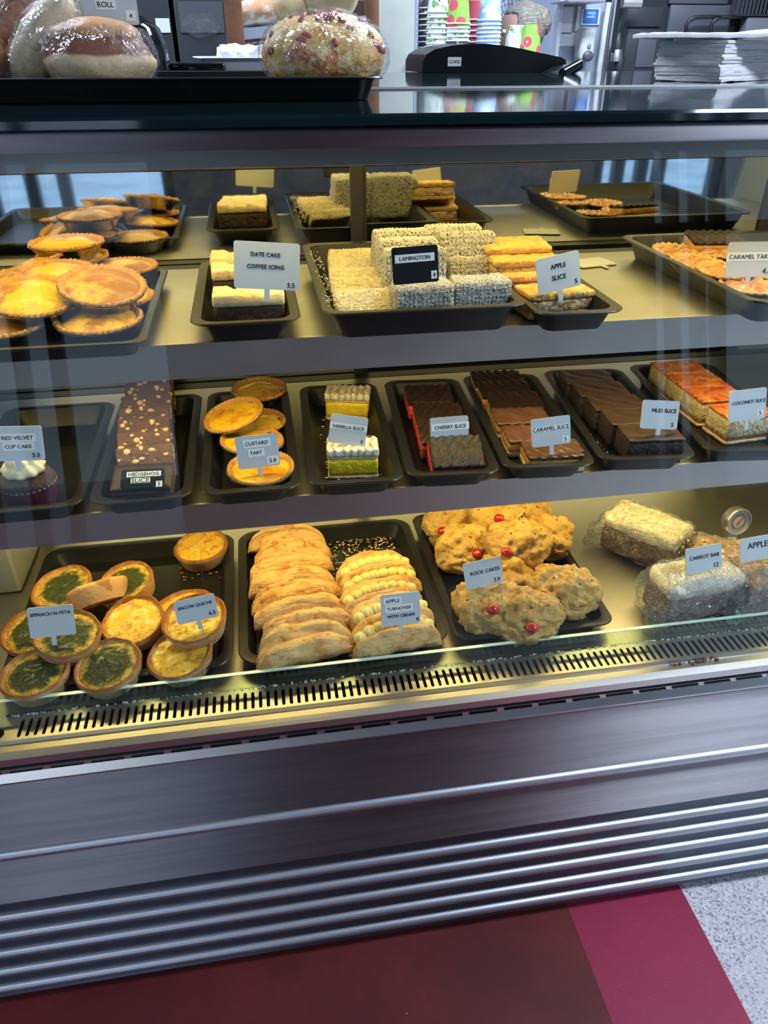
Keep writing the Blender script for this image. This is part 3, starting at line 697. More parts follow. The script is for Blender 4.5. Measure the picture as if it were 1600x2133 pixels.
# vanilla slices
VCUST = mat('vanilla_custard', (.86, .62, .02), .4, layers=[('noise', 60, .5, .75, (.74, .50, .012))], bump=[('noise', 120, .002)], coat=.1)
VCREAM = mat('cream_with_chocolate_dust', (.84, .76, .60), .5, layers=[('wave', 34, .55, .9, (.30, .17, .10), 6, .6), ('noise', 300, .64, .72, (.30, .16, .10), 2, .7)], bump=[('noise', 90, .002)], vary=False)
PASTRY = mat('thin_pastry', (.72, .52, .28), .65, layers=[('noise', 100, .5, .75, (.55, .30, .10))], bump=[('noise', 160, .002)])
vb = slice_b('vanilla_slice', .064, .036, [('pastry_base', .004, PASTRY, .0010, .001), ('custard', .024, VCUST, .0010, -.001), ('pastry_lid', .003, PASTRY, .0010, 0), ('cream_top', .010, VCREAM, .0010, .002)], (640, 40, .0012))
for px, py, rz, lb in ((725, 838, -13, 'vanilla slice at the back with striped cream top'), (735, 953, -6, 'vanilla slice at the front with the sign behind it')):
    put('van', vb, px, py, Z2+.023, (0, 0, rz), .021, lb, 'cake slice', 'vanilla slices')
# cherry slices
CHER = mat('cherry_coconut', (.66, .045, .025), .6, layers=[('noise', 130, .5, .68, (.80, .16, .09)), ('noise', 60, .6, .75, (.42, .02, .02))], bump=[('noise', 160, .003)])
chb = slice_b('cherry_slice', .066, .052, [('cherry_filling', .024, CHER, .0016, 0), ('chocolate_top', .006, CHOC, .0008, .001)], (560, -460, .0011))
for i, (px, py, rx, z) in enumerate(((893, 826, 6, .034), (913, 866, 6, .034), (925, 905, 8, .032), (950, 945, 22, .034))):
    put('cher', chb, px, py, Z2+z, (rx, 0, -4), .024, 'red cherry slice with wavy dark chocolate, %s' % ('rearmost of its tray', 'second from the back', 'mostly behind the cherry slice sign', 'tipped forward at the front of its tray')[i], 'cake slice', 'cherry slices')
# caramel slices
CARL = mat('caramel_layer', (.70, .36, .06), .35, layers=[('noise', 60, .5, .75, (.55, .25, .03))], bump=[('noise', 90, .0015)], coat=.2)
cab = slice_b('caramel_slice', .076, .046, [('biscuit_base', .008, PASTRY, .0008, 0), ('caramel_layer', .012, CARL, .0006, -.001), ('chocolate_top', .005, CHOC, .0005, .001)], (520, 160, .0013))
cam_ = slice_b('caramel_slice', .076, .046, [('biscuit_base', .008, PASTRY, .0008, 0), ('caramel_layer', .012, CARL, .0006, -.001), ('chocolate_top', .005, CHOCM, .0005, .001)], (480, 160, .0006))
for i, (k, bl, px, py, rx, z) in enumerate((('cara', cab, 1036, 790, 8, .034), ('cara', cab, 1052, 812, 8, .034), ('cara', cab, 1072, 836, 8, .032), ('caram', cam_, 1084, 868, 3, .028), ('caram', cam_, 1110, 904, 2, .026), ('caram', cam_, 1152, 937, 2, .024))):
    put(k, bl, px, py, Z2+z, (rx, 0, -4), .022, 'caramel slice, %s' % ('rearmost with dark ridged top', 'second from the back with dark ridged top', 'third from the back with dark ridged top', 'fourth from the back with smooth brown top', 'smooth brown one behind the caramel slice sign', 'smooth brown one at the front under the sign stem')[i], 'cake slice', 'caramel slices')
put('cara', cab, 1488, 496, Z1+.036, (10, 0, -8), .022, 'dark ridged chocolate slice behind the caramel tarts on their tray', 'cake slice', None)
# mud slices
MUD = mat('mud_cake', (.026, .012, .009), .75, layers=[('noise', 110, .5, .7, (.05, .024, .016))], bump=[('noise', 130, .004)])
GAN = mat('ganache', (.060, .031, .021), .42, layers=[('noise', 60, .4, .7, (.044, .022, .015))], spec=.4)
mub = slice_b('mud_slice', .074, .050, [('mud_cake', .032, MUD, .0010, 0), ('chocolate_top', .004, GAN, .0004, .001)], (200, 40, .0003))
def row(key, bl, f, bk, n, z, rot, off, labs, cat, group, front=None):
    A, B = at(*f, z), at(*bk, z)
    for i in range(n):
        p = B.lerp(A, i/(n-1)); r_ = front if (front and i == n-1) else rot
        place(key, bl, (p.x, p.y, z-off), r_, labs[i], cat, group)
row('mud', mub, (1356, 898), (1222, 783), 5, Z2+.042, (0, 0, -5), .036, ['dark mud slice, '+q for q in ('rearmost and darkest', 'second from the back', 'middle one with crumbs on top', 'fourth, half behind the mud slice sign', 'at the front of its tray')], 'cake slice', 'mud slices')
# coconut slices
COS = mat('coconut_sponge', (.74, .58, .30), .75, layers=[('noise', 160, .45, .7, (.56, .40, .16)), ('noise', 260, .6, .75, (.86, .76, .52))], bump=[('noise', 170, .004)])
COT = mat('baked_jam_top', (.52, .13, .025), .45, layers=[('noise', 60, .46, .64, (.66, .26, .045)), ('noise', 80, .54, .66, (.42, .03, .015))], bump=[('noise', 60, .003)], coat=.2)
JAM = mat('jam_line', (.34, .07, .03), .5)
cob = slice_b('coconut_slice', .074, .052, [('pastry_base', .005, PASTRY, .0012, .003), ('jam_layer', .0018, JAM, .0012, -.001), ('coconut_sponge', .028, COS, .0016, 0), ('jam_top', .004, COT, .0012, .001)], (60, 80, .0008))
cl = ['coconut slice with baked orange top, '+q for q in ('rearmost', 'second from the back', 'third, behind the coconut slice sign', 'at the front of its tray')]
for i, y in enumerate((1.032, .978, .924, .866)):
    place('coco', cob, (.644+(i == 3)*.006, y, Z2+.003), (0, 0, (1, -1, 1, 5)[i]), cl[i], 'cake slice', 'coconut slices')
# ------------------------------------------------------------------ bottom deck: quiches
qs = [pie('spinach_quiche', .0445, .029, .002, CRUSTP, QSPIN, False, 0, 0, .0028, 'spinach_filling', deep=True, seed=k) for k in (1, 2)]
qb = [pie('bacon_quiche', .0445, .029, .002, CRUSTP, QBACON, False, 0, 0, .0028, 'egg_filling', deep=True, seed=k) for k in (5, 6)]
D = Z3+.003
for i, (px, py, z, rot, lb) in enumerate(((128, 1222, .050, (8, -10, 0), 'spinach quiche at the back corner of its tray'), (258, 1214, .050, (8, -14, 0), 'spinach quiche behind the pale quiche lying on its side'), (70, 1312, .034, (10, -6, 0), 'spinach quiche mostly behind the spinach quiche sign'),
     (140, 1320, .052, (8, 4, 0), 'spinach quiche under the stem of the spinach quiche sign'), (72, 1400, .032, (4, -4, 0), 'dark spinach quiche at the front corner of its tray'), (224, 1384, .034, (8, -6, 0), 'spinach quiche at the front between the dark one and the bacon quiche'))):
    put('qs%d' % (i % 2), qs[i % 2], px, py, D+z, rot, .027, lb, 'quiche', 'spinach quiches')
for i, (px, py, z, rot, lb) in enumerate(((418, 1136, .030, (4, -4, 0), 'bacon quiche alone at the back of the quiche tray'), (388, 1268, .032, (0, 0, 30), 'bacon quiche hidden behind the bacon quiche sign'), (277, 1292, .040, (14, -4, 0), 'bacon quiche in the middle of the tray, beside the spinach sign'),
     (404, 1288, .060, (10, -6, 0), 'bacon quiche lying on two others with the sign stuck in it'), (374, 1360, .034, (8, -8, 0), 'bacon quiche at the front below the bacon quiche sign'))):
    put('qb%d' % (i % 2), qb[i % 2], px, py, D+z, rot, .027, lb, 'quiche', 'bacon quiches')
qd = pie('side_quiche', .0445, .030, .002, mat('pale_pastry_shell', (.66, .40, .17), .65, layers=[('noise', 30, .52, .56, (.40, .17, .05), 2, .8), ('z', 70, .0325, .037, (.44, .17, .04), .008)], bump=[('noise', 160, .001)]), QSPIN, False, 0, 0, .002, 'spinach_filling', deep=True, seed=9)
o_ = place('qside', qd, at(214, 1262, D+.030), (-44, -12, 8), 'quiche turned on its side showing its pale pastry base', 'quiche', None)
o_.name = 'spinach_quiche'
# turnovers: folded half-moons of puff pastry leaning on one another
PUFF = mat('puff_pastry', (.70, .44, .16), .55, layers=[('noise', 45, .46, .66, (.50, .21, .04), 6, .85), ('noise', 90, .58, .70, (.34, .11, .02), 5, .7), ('noise', 350, .55, .75, (.74, .50, .22), 3, .5)], bump=[('streak', 260, .0016), ('noise', 70, .002)])
PCREAM = mat('piped_custard_cream', (.80, .66, .24), .45, sss=.1)
def moon(bm, a, hgt, thick, seed, notch=.16, yoff=0, tilt=0, nu=40, nv=34):
    rows = []
    for i in range(nu+1):
        u = -1+2*i/nu; uu = max(0, 1-abs(u)**3.0); H_ = hgt*(uu**.5)*(1+.05*nz((u, 0, 0), 3, seed))+.004; T = thick*(uu**.4)+.003
        row = []
        for k in range(nv):
            q = 2*math.pi*k/nv; d = abs(q-math.pi)
            z = H_*(.5-.5*math.cos(q)); y = T/2*math.sin(q)*(1.25-.35*math.cos(q+math.pi) if 1 else 1)
            if notch:      # seam of the folded sheet runs along the upper front
                e = abs(q-3.62)
                if e < .42: y += T*notch*(1-e/.42); z -= H_*.20*(1-e/.42)
                if 4.0 < q < 4.7: y -= T*.10*math.sin((q-4.0)/.7*math.pi)
            lam = .0009*math.sin(z*1400+4*nz((u*3, k, 0), 1, seed))
            y += math.copysign(lam, math.sin(q)) if abs(math.sin(q)) > .2 else 0
            p = Vector((u*a, y, z)); p += Vector((nz(p, 55, seed), nz(p, 60, seed+1), nz(p, 55, seed+2)))*.0026+Vector((0, nz(p, 24, seed+5)*.005, nz(p, 28, seed+7)*.004*(z > .01)))
            p = Matrix.Rotation(tilt, 3, 'X') @ p + Vector((0, yoff, 0)); row.append(bm.verts.new(p))
        rows.append(row)
    for A, B in zip(rows, rows[1:]):
        for k in range(nv): bm.faces.new((A[k], A[(k+1) % nv], B[(k+1) % nv], B[k]))
    bm.faces.new(rows[0][::-1]); bm.faces.new(rows[-1])
def turn_b(seed):
    def b():
        t = thing('apple_turnover', None, None)
        bm = BM(); moon(bm, .0640, .041, .0265, seed, .36); obj('pastry', bm, PUFF, t, 180)
        return t
    return b
def cream_b(seed):
    def b():
        t = thing('cream_turnover', None, None)
        bm = BM(); moon(bm, .063, .034, .015, seed, 0, -.007, .42); obj('lower_flap', bm, PUFF, t, 180)
        bm = BM(); moon(bm, .063, .050, .016, seed+2, 0, .007, -.20); obj('upper_flap', bm, PUFF, t, 180)
        rnd = random.Random(seed)
        bm = BM()
        for i in range(8):
            u = -.78+1.56*i/7; c = Vector((u*.060, -.006, .010+.028*((1-abs(u)**2.4)**.55)))
            lathe(bm, [(.001, -.009), (.0075, -.006), (.0094, -.001), (.0086, .004), (.0055, .007), (.0025, .0085), (.0004, .0088)], 30, lambda j, q, R_, z: (R_*(1+.14*math.sin(6*q+z*160+i)), z), c=c)
        obj('piped_cream', bm, PCREAM, t, 180)
        return t
    return b
ORD = ('rearmost', 'second from the back', 'third from the back', 'fourth from the back', 'fifth from the back', 'sixth from the back', 'seventh from the back', 'second from the front', 'foremost')
for i, (px, py, rz, sc_) in enumerate(((597, 1118, 3, 1.02), (606, 1145, 5, 1.0), (606, 1172, 4, 1.06), (606, 1203, 6, 1.08), (617, 1232, 6, 1.12), (617, 1260, 9, 1.06), (640, 1286, 4, 1.04), (636, 1316, 4, 1.06), (636, 1344, 6, 1.12))):
    put('tn%d' % (i % 4), turn_b(30+i % 4), px, py, D+.031, (-42+(i*31%9-4), 0, rz+(i*47%7-3)), .024, 'plain golden apple turnover, %s in the row without cream' % ORD[i], 'turnover', 'plain apple turnovers', (sc_, 1, 1))
for i, (px, py, rz, sc_) in enumerate(((780, 1184, 8, 1.0), (790, 1212, 8, 1.02), (790, 1240, 9, 1.02), (812, 1276, 8, 1.0), (820, 1316, 7, 1.04))):
    put('cr%d' % (i % 2), cream_b(50+i % 2), px, py, D+.033, (-28, 0, rz), .026, 'cream filled apple turnover, %s' % ('rearmost of the cream row', 'second from the back of the cream row', 'third from the back of the cream row', 'half behind the turnover sign', 'foremost, below the turnover sign')[i], 'turnover', 'cream filled apple turnovers', (sc_, 1, 1))
# rock cakes
ROCK = mat('rock_cake', (.76, .47, .13), .65, layers=[('noise', 60, .46, .64, (.66, .32, .05), 6, .8), ('noise', 110, .60, .72, (.42, .15, .02), 5, .7), ('noise', 400, .55, .75, (.78, .58, .30), 3, .5)], bump=[('noise', 130, .005), ('noise', 420, .002)])
CURR = mat('currant', (.035, .015, .012), .4)
GLACE = mat('glace_cherry', (.42, .010, .016), .25, coat=.3)
def rock_b(seed, cherry=True):
    def b():
        t = thing('rock_cake', None, None)
        bm = BM(); ico(bm, (0, 0, .024), (.048, .041, .031), 5)
        rough_up(bm, .0100, 30, seed, 2); rough_up(bm, .0050, 62, seed+3, 3, ridge=True)
        for v in bm.verts: v.co.z = max(v.co.z, 0)
        bm.normal_update()
        top = [v for v in bm.verts if v.normal.z > .1]
        rnd = random.Random(seed); cur = [(v.co.copy(), v.normal.copy()) for v in rnd.sample(top, 9)]
        ch = max((v for v in bm.verts), key=lambda v: v.co.dot(Vector((rnd.uniform(-.3, .3), -.55, .75))))
        cc, cn = ch.co.copy(), ch.normal.copy(); obj('scone_body', bm, ROCK, t, 180)
        bm = BM()
        for p, n in cur:
            q_ = rnd.uniform(.0016, .0030); ball(bm, p-n*q_*.45, (q_, q_*.85, q_*.9), 8, 6)
        obj('currants', bm, CURR, t, 180, kind='stuff')
        if cherry:
            bm = BM(); ico(bm, cc-cn*.0022, (.0085, .0080, .0072), 3); rough_up(bm, .001, 160, seed); obj('cherry', bm, GLACE, t, 180)
        return t
    return b
RK = [(942, 1092, .034, 20, 0, 'rock cake at the back against the turnover tray'), (1100, 1080, .036, 70, 1, 'rock cake at the far back corner of its tray'), (1036, 1080, .058, 0, 2, 'brightly lit rock cake under the lower shelf lip, red cherry in its middle'),
      (965, 1140, .038, 40, 1, 'rock cake behind the rock cakes sign'), (1140, 1120, .036, 60, 3, 'rock cake beside the bare steel deck, behind the big lit one'), (1078, 1135, .060, 10, 0, 'big golden rock cake on top of the pile, cherry at its centre'),
      (1058, 1200, .030, 90, 3, 'rock cake almost hidden underneath the pile'), (1015, 1262, .040, 15, 2, 'rock cake at the front under the sign stem'), (1098, 1283, .036, -10, 1, 'rock cake at the front edge of its tray with a dark cherry'), (1172, 1232, .040, -25, 0, 'rock cake at the front corner beside the bare deck')]
for i, (px, py, z, rz, k, lb) in enumerate(RK):
    put('rock%d' % k, rock_b(70+k, k != 3), px, py, D+z, (14, 0, rz*.6), .024, lb, 'rock cake', 'rock cakes', (1.06, 1.0, 1.0))
# bagged bars
BAG = clear('crinkled_bag', (.95, .95, .93), .13, .13, bump=[(34, .03, 1.5), (110, .010, .5)], haze=.06)
CARROT = mat('carrot_cake', (.13, .045, .02), .7, layers=[('noise', 90, .5, .7, (.22, .09, .04))], bump=[('noise', 120, .003)])
CCI = mat('cream_cheese_top', (.80, .72, .54), .55, layers=[('noise', 90, .5, .75, (.62, .46, .26), 4, .6)], bump=[('noise', 90, .003)])
APB = mat('apple_bar_top', (.42, .20, .07), .55, layers=[('noise', 60, .45, .65, (.62, .36, .15)), ('noise', 90, .55, .7, (.16, .05, .025))], bump=[('noise', 80, .005)])
def bag_b(name, body, top, bname, tname, seed, sz):
    def b():
        t = thing(name, None, None); L_, W_, H_ = sz
        bm = BM(); block(bm, (0, 0, H_*.34), (L_, W_, H_*.68), 16, 12, 8, .010); rough_up(bm, .0022, 60, seed, 3); obj(bname, bm, body, t, 180)
        bm = BM(); vs = block(bm, (0, 0, H_*.82), (L_*1.01, W_*1.02, H_*.36), 22, 16, 6, .012)
        for v in vs:
            if v.co.z < H_*.7: v.co.z -= .008*max(0, nz(v.co, 60, seed))
        rough_up(bm, .003, 50, seed+1, 3); obj(tname, bm, top, t, 180)
        bm = BM(); block(bm, (0, 0, H_*.53), (L_*1.24, W_*1.16, H_*1.10), 56, 36, 24, .024)
        for v in bm.verts:
            p = v.co; e = max(0, abs(p.x)-L_*.42)/(L_*.15)
            p.y *= 1+.22*e; p.z = H_*.5+(p.z-H_*.5)*(1-.34*e)
            if p.x < -L_*.45: p.z -= H_*.25*e; p.x -= .016*max(0, -p.y/W_+.1)*e
            p.x *= 1+.07*e*nz((p.y, p.z, seed), 40)
        rough_up(bm, .0065, 42, seed+5, 4)
        for v in bm.verts: v.co.z = max(v.co.z, .0006)
        obj('clear_bag', bm, BAG, t, 180)
        return t
    return b
bgc = bag_b('carrot_bar', CARROT, CCI, 'carrot_cake', 'cream_cheese_top', 5, (.128, .068, .072))
put('bagc', bgc, 1345, 1112, Z3+.048, (4, 0, -52), .040, 'bagged carrot bar with cream top standing at the back of the bare deck', 'cake bar', 'bagged cake bars')
put('bagc', bgc, 1446, 1222, Z3+.046, (0, 0, 6), .040, 'bagged carrot bar under the carrot bar sign', 'cake bar', 'bagged cake bars')
bga = bag_b('apple_bar', CARROT, APB, 'bar_cake', 'glazed_apple_top', 8, (.125, .066, .070))
put('baga', bga, 1590, 1205, Z3+.044, (0, 0, 14), .040, 'bagged brown apple bar under the apple bar sign', 'cake bar', 'bagged cake bars')
put('baga', bga, 1522, 1178, Z3+.036, (0, 0, -30), .040, 'bagged apple bar behind the two signs', 'cake bar', 'bagged cake bars')
# thermometer
tp = aty(1537, 1086, .952)
th = thing('dial_thermometer', 'round steel dial thermometer with a red needle behind the bagged bars', 'thermometer', tp, (0, 0, RAD(6)))
Rx = Matrix.Rotation(RAD(82), 3, 'X')
def thx(bm):
    for v in bm.verts: v.co = Rx @ v.co
    return bm
bm = BM(); lathe(bm, [(.022, -.014), (.0235, -.012), (.0245, .002), (.0235, .0045), (.0215, .0045), (.021, .002)], 40); obj('bezel', thx(bm), STEELRAIL, th)
bm = BM(); lathe(bm, [(.0213, .0018), (.0213, .0026)], 40); dl = obj('dial', thx(bm), mat('dial_face', (.92, .88, .74), .5), th, 0)
bm = BM(); 
for k in range(25):
    a = RAD(-140+k*280/24); r0, r1 = (.0125, .0150) if k % 2 else (.0120, .0158)
    box(bm, ((r0+r1)/2*math.sin(a), (r0+r1)/2*math.cos(a), .0029), (.0005, r1-r0, .0002), rot=Matrix.Rotation(-a, 3, 'Z'))
lathe(bm, [(.0118, .0027), (.0118, .003), (.0123, .003), (.0123, .0027)], 40, close=False); obj('scale_marks', thx(bm), INK, dl, 0)
bm = BM(); box(bm, (.001, .001, .0034), (.0013, .017, .0005), rot=Matrix.Rotation(RAD(-42), 3, 'Z')); ball(bm, (0, 0, .0034), .0015, 8, 6); obj('needle', thx(bm), mat('red_needle', (.55, .02, .02), .4), th, 0)
bm = BM(); box(bm, (0, .006, -.035*0-tp.z*0-.5*(tp.z-.024-ZD)-.024), (.020, .008, tp.z-.0245-ZD)); box(bm, (0, .006, ZD-tp.z+.0016), (.034, .030, .003)); obj('stand', bm, STEELRAIL, th, 0)
# ------------------------------------------------------------------ price signs
TXT = {}
def text_mesh(s):
    if s not in TXT:
        cu = bpy.data.curves.new('lettering', 'FONT'); cu.body = s; cu.size = 1; cu.align_x = 'CENTER'; cu.resolution_u = 3; cu.extrude = .004; cu.offset = .0
        o = bpy.data.objects.new('lettering', cu); C.objects.link(o); bpy.context.view_layer.update()
        me = bpy.data.meshes.new_from_object(o.evaluated_get(bpy.context.evaluated_depsgraph_get()))
        bpy.data.objects.remove(o); me.name = 'lettering'
        xs = [v.co.x for v in me.vertices]; ys = [v.co.y for v in me.vertices]
        mx, my = (max(xs)+min(xs))/2, (max(ys)+min(ys))/2
        for v in me.vertices: v.co.x -= mx; v.co.y -= my
        me.materials.clear(); me.materials.append(INK)
        TXT[s] = (me, max(xs)-min(xs), max(ys)-min(ys))
    return TXT[s]
def plate_bm(bm, W, H, r, th, z0=0):
    pts = rrect(W/2, H/2, r, 4)
    prism(bm, pts, z0, z0+th, 'z')
def lettering(par, s, x, y, w, z, hgt=None):
    me, tw, th_ = text_mesh(s)
    o = bpy.data.objects.new('lettering', me); link(o, par); k = w/tw
    o.location = (x, y, z); o.scale = (k, (hgt/th_ if hgt else k), .08)
    return o, th_*(hgt/th_ if hgt else k)
def sign(label, stem, corners, yaw, tilt, texts, black=False, stem_w=.006, name='price_sign', Y0=None, back=False):
    """flat plate whose corners lie on the sight lines given, in the upright plane through its stem"""
    if Y0 is None: Y0 = at(*stem).y
    n = Vector((math.sin(RAD(yaw))*math.cos(RAD(tilt)), -math.cos(RAD(yaw))*math.cos(RAD(tilt)), math.sin(RAD(tilt))))
    cx = sum(c[0] for c in corners)/4; cy = sum(c[1] for c in corners)/4
    P0 = aty(cx, cy, Y0)
    Q = []
    for c in corners:
        d = ray(*c); Q.append(CAM+d*((P0-CAM).dot(n)/d.dot(n)))
    TL, TR, BR, BL = Q
    u = ((TR-TL)+(BR-BL))/2; v = ((TL-BL)+(TR-BR))/2; W = u.length; ux = u.normalized(); vy = v-ux*v.dot(ux); H = vy.length; vy.normalize()
    ctr = (TL+TR+BR+BL)/4; nn = ux.cross(vy)
    base = ctr-vy*H/2
    t = thing(name, label, 'sign', base, (0, 0, 0), 'price signs')
    t.matrix_world = Matrix(((ux.x, vy.x, nn.x, base.x), (ux.y, vy.y, nn.y, base.y), (ux.z, vy.z, nn.z, base.z), (0, 0, 0, 1)))
    bm = BM(); plate_bm(bm, W, H, .0028, .0016, -.0016)
    for q in bm.verts: q.co.y += H/2
    obj('plate', bm, BLACKS if black else WHITEP, t, 0)
    if stem_w:
        bm = BM(); box(bm, (0, -.006, -.0008), (stem_w, .013, .0014)); obj('stem', bm, BLACKS if black else WHITEP, t, 0)
    for tx in texts:
        s, uu, vv, ww = tx[:4]; strip = len(tx) > 4 and tx[4]
        x, y = (uu-.5)*W, H*(1-vv); z = .0003
        me, tw, th_ = text_mesh(s)
        par = t
        if strip:
            sw = strip[0]*W if isinstance(strip, tuple) else ww*W+.005; sh = strip[1]*H if isinstance(strip, tuple) else th_*ww*W/tw+.005
            bm = BM(); box(bm, (x if not isinstance(strip, tuple) or len(strip) < 3 else (strip[2]-.5)*W, y, .0002), (sw, sh, .0003)); par = obj('paper_strip', bm, PAPERSTRIP, t, 0); z = .00045
        lettering(par, s, x, y, ww*W, z)
    return t
W_ = 'white price sign reading '
sign(W_+'DATE CAKE COFFEE ICING 5.5', (552, 620, 1.092), [(485, 500), (625, 508), (624, 606), (489, 600)], 0, 14, [('DATE CAKE', .48, .26, .44), ('COFFEE ICING', .48, .515, .56), ('5.5', .87, .89, .11)])
sign('black sign with white strip reading LAMINGTON 4', (870, 590, 1.11), [(814, 517), (909, 509), (917, 586), (821, 594)], 4, 10, [('LAMINGTON', .49, .31, .66, (.86, .22)), ('4', .90, .80, .06, (.125, .22))], True, 0)
sign(W_+'APPLE SLICE 5', (1163, 608, 1.082), [(1115, 543), (1206, 519), (1210, 595), (1124, 614)], 8, 10, [('APPLE', .50, .30, .36), ('SLICE', .50, .62, .33), ('5', .89, .84, .055)])
sign(W_+'CARAMEL TART 4.6', (1557, 585, 1.073), [(1518, 505), (1618, 502), (1613, 576), (1511, 577)], -8, 10, [('CARAMEL TART', .47, .42, .86, (.97, .24)), ('4.6', .86, .83, .18)])
sign(W_+'RED VELVET CUP CAKE 5.5', (45, 962, Z2+.075), [(-30, 888), (86, 888), (94, 957), (-24, 963)], 2, 14, [('RED VELVET', .55, .33, .56, True), ('CUP CAKE', .55, .58, .48, True), ('5.5', .85, .84, .13)])
sign('black sign lying on the front slice, strips reading HEDGEHOG SLICE 5', (297, 997, Z2+.043), [(254, 978), (345, 976), (341, 1013), (249, 1020)], 0, 62, [('HEDGEHOG', .52, .27, .70, (.78, .27)), ('SLICE', .45, .60, .40, (.44, .27)), ('5', .88, .83, .06, (.14, .30))], True, 0)
sign(W_+'CUSTARD TART 5.8', (543, 972, Z2+.032), [(488, 912), (575, 902), (586, 968), (498, 979)], 4, 20, [('CUSTARD', .50, .24, .55, True), ('TART', .46, .53, .29, True), ('5.8', .83, .82, .16, (.28, .25))])
sign(W_+'VANILLA SLICE 5', (726, 922, Z2+.045), [(685, 860), (763, 871), (765, 930), (688, 922)], -4, 16, [('VANILLA SLICE', .50, .40, .84, (1.0, .20)), ('5', .90, .86, .055)])
sign('cream coloured price sign with strip reading CHERRY SLICE', (938, 910, Z2+.045), [(895, 872), (973, 865), (979, 906), (899, 912)], 4, 18, [('CHERRY SLICE', .52, .50, .82, (.99, .36))])
sign(W_+'CARAMEL SLICE 5', (1147, 938, Z2+.028), [(1108, 875), (1190, 863), (1187, 923), (1107, 933)], 4, 18, [('CARAMEL SLICE', .50, .38, .92, (.98, .17)), ('5', .86, .83, .05, (.17, .20))])
sign(W_+'MUD SLICE 5', (1368, 900, Z2+.042), [(1346, 833), (1424, 836), (1403, 895), (1328, 892)], 2, 20, [('MUD SLICE', .60, .35, .66), ('5', .86, .83, .055)])
sign(W_+'COCONUT SLICE 5', (1558, 880, Z2+.045), [(1517, 817), (1593, 806), (1599, 871), (1522, 879)], 4, 16, [('COCONUT SLICE', .53, .40, .90), ('5', .85, .80, .055, (.16, .18))])
sign(W_+'SPINACH N FETA', (112, 1330, Z3+.056), [(54, 1268), (151, 1258), (159, 1321), (64, 1330)], 4, 20, [('SPINACH N FETA', .50, .24, .88)])
sign(W_+'BACON QUICHE 6.5', (410, 1295, Z3+.066), [(364, 1253), (451, 1235), (451, 1284), (367, 1304)], 2, 22, [('BACON QUICHE', .50, .34, .82), ('6.5', .86, .78, .16)])
sign(W_+'APPLE TURNOVER WITH CREAM 6', (840, 1305, Z3+.050), [(790, 1241), (871, 1232), (879, 1296), (798, 1306)], 4, 20, [('APPLE', .30, .21, .36, True), ('TURNOVER', .46, .46, .62, True), ('WITH CREAM', .50, .70, .70), ('6', .93, .86, .06)])
sign(W_+'ROCK CAKES 3.9', (1012, 1228, Z3+.062), [(964, 1176), (1042, 1158), (1050, 1213), (972, 1231)], 4, 20, [('ROCK CAKES', .55, .42, .78), ('3.9', .83, .82, .16)])
sign(W_+'CARROT BAR 12', (1463, 1192, Z3+.078), [(1432, 1144), (1507, 1130), (1500, 1185), (1427, 1198)], 4, 22, [('CARROT BAR', .52, .40, .84), ('12', .84, .80, .12)], False, 0)
sign(W_+'APPLE BAR', (1588, 1168, Z3+.078), [(1549, 1123), (1640, 1106), (1632, 1158), (1536, 1174)], 4, 22, [('APPLE BAR', .56, .34, .80)], False, 0)
# spare sign lying face up on the shelf
t = thing('price_sign', 'spare white price sign lying flat on the bare upper shelf', 'sign', at(1232, 548, Z1+.001), (0, 0, RAD(12)), 'price signs')
bm = BM(); plate_bm(bm, .062, .045, .003, .0016); obj('plate', bm, WHITEP, t, 0)
bm = BM(); box(bm, (.004, -.029, .0008), (.006, .016, .0014)); obj('stem', bm, WHITEP, t, 0)
# small carton label on the mirror side
# ------------------------------------------------------------------ crumbs on trays
def crumbs(lab, region, z, n, s, m, seed, nm='crumbs'):
    rnd = random.Random(seed); bm = BM()
    for i in range(n):
        x, y = rnd.uniform(region[0], region[1]), rnd.uniform(region[2], region[3]); q = rnd.uniform(s*.4, s)
        vs = ico(bm, (x, y, z+q*.35), (q, q*rnd.uniform(.4, 1), q*.45), 1)
    tag(obj(nm, bm, m, None, 40), lab, 'crumbs', None, 'stuff')
FLAKE = mat('pastry_flake', (.70, .56, .34), .7)
crumbs('pale pastry flakes spilled on the turnover tray', (.07, .19, .95, 1.08), Z3+.0035, 420, .0022, FLAKE, 4)
crumbs('pastry crumbs around the vanilla slices', (.060, .142, .80, 1.02), Z2+.0035, 170, .0020, FLAKE, 5)
crumbs('white coconut spilled along the lamington tray rim', (.070, .086, .83, 1.10), Z1+.034, 120, .0014, SHRED, 6)
crumbs('orange crumbs on the quiche tray below the lone quiche', (-.17, -.10, 1.0, 1.06), Z3+.0035, 26, .0028, mat('orange_crumb', (.45, .16, .03), .7), 7)
crumbs('white crumbs beside the mud slices', (.437, .447, .80, 1.0), Z2+.004, 60, .0013, SHRED, 8)
crumbs('pale crumbs scattered on the dark floor mat', (-.6, .44, -.1, .62), .004, 22, .0022, FLAKE, 9)
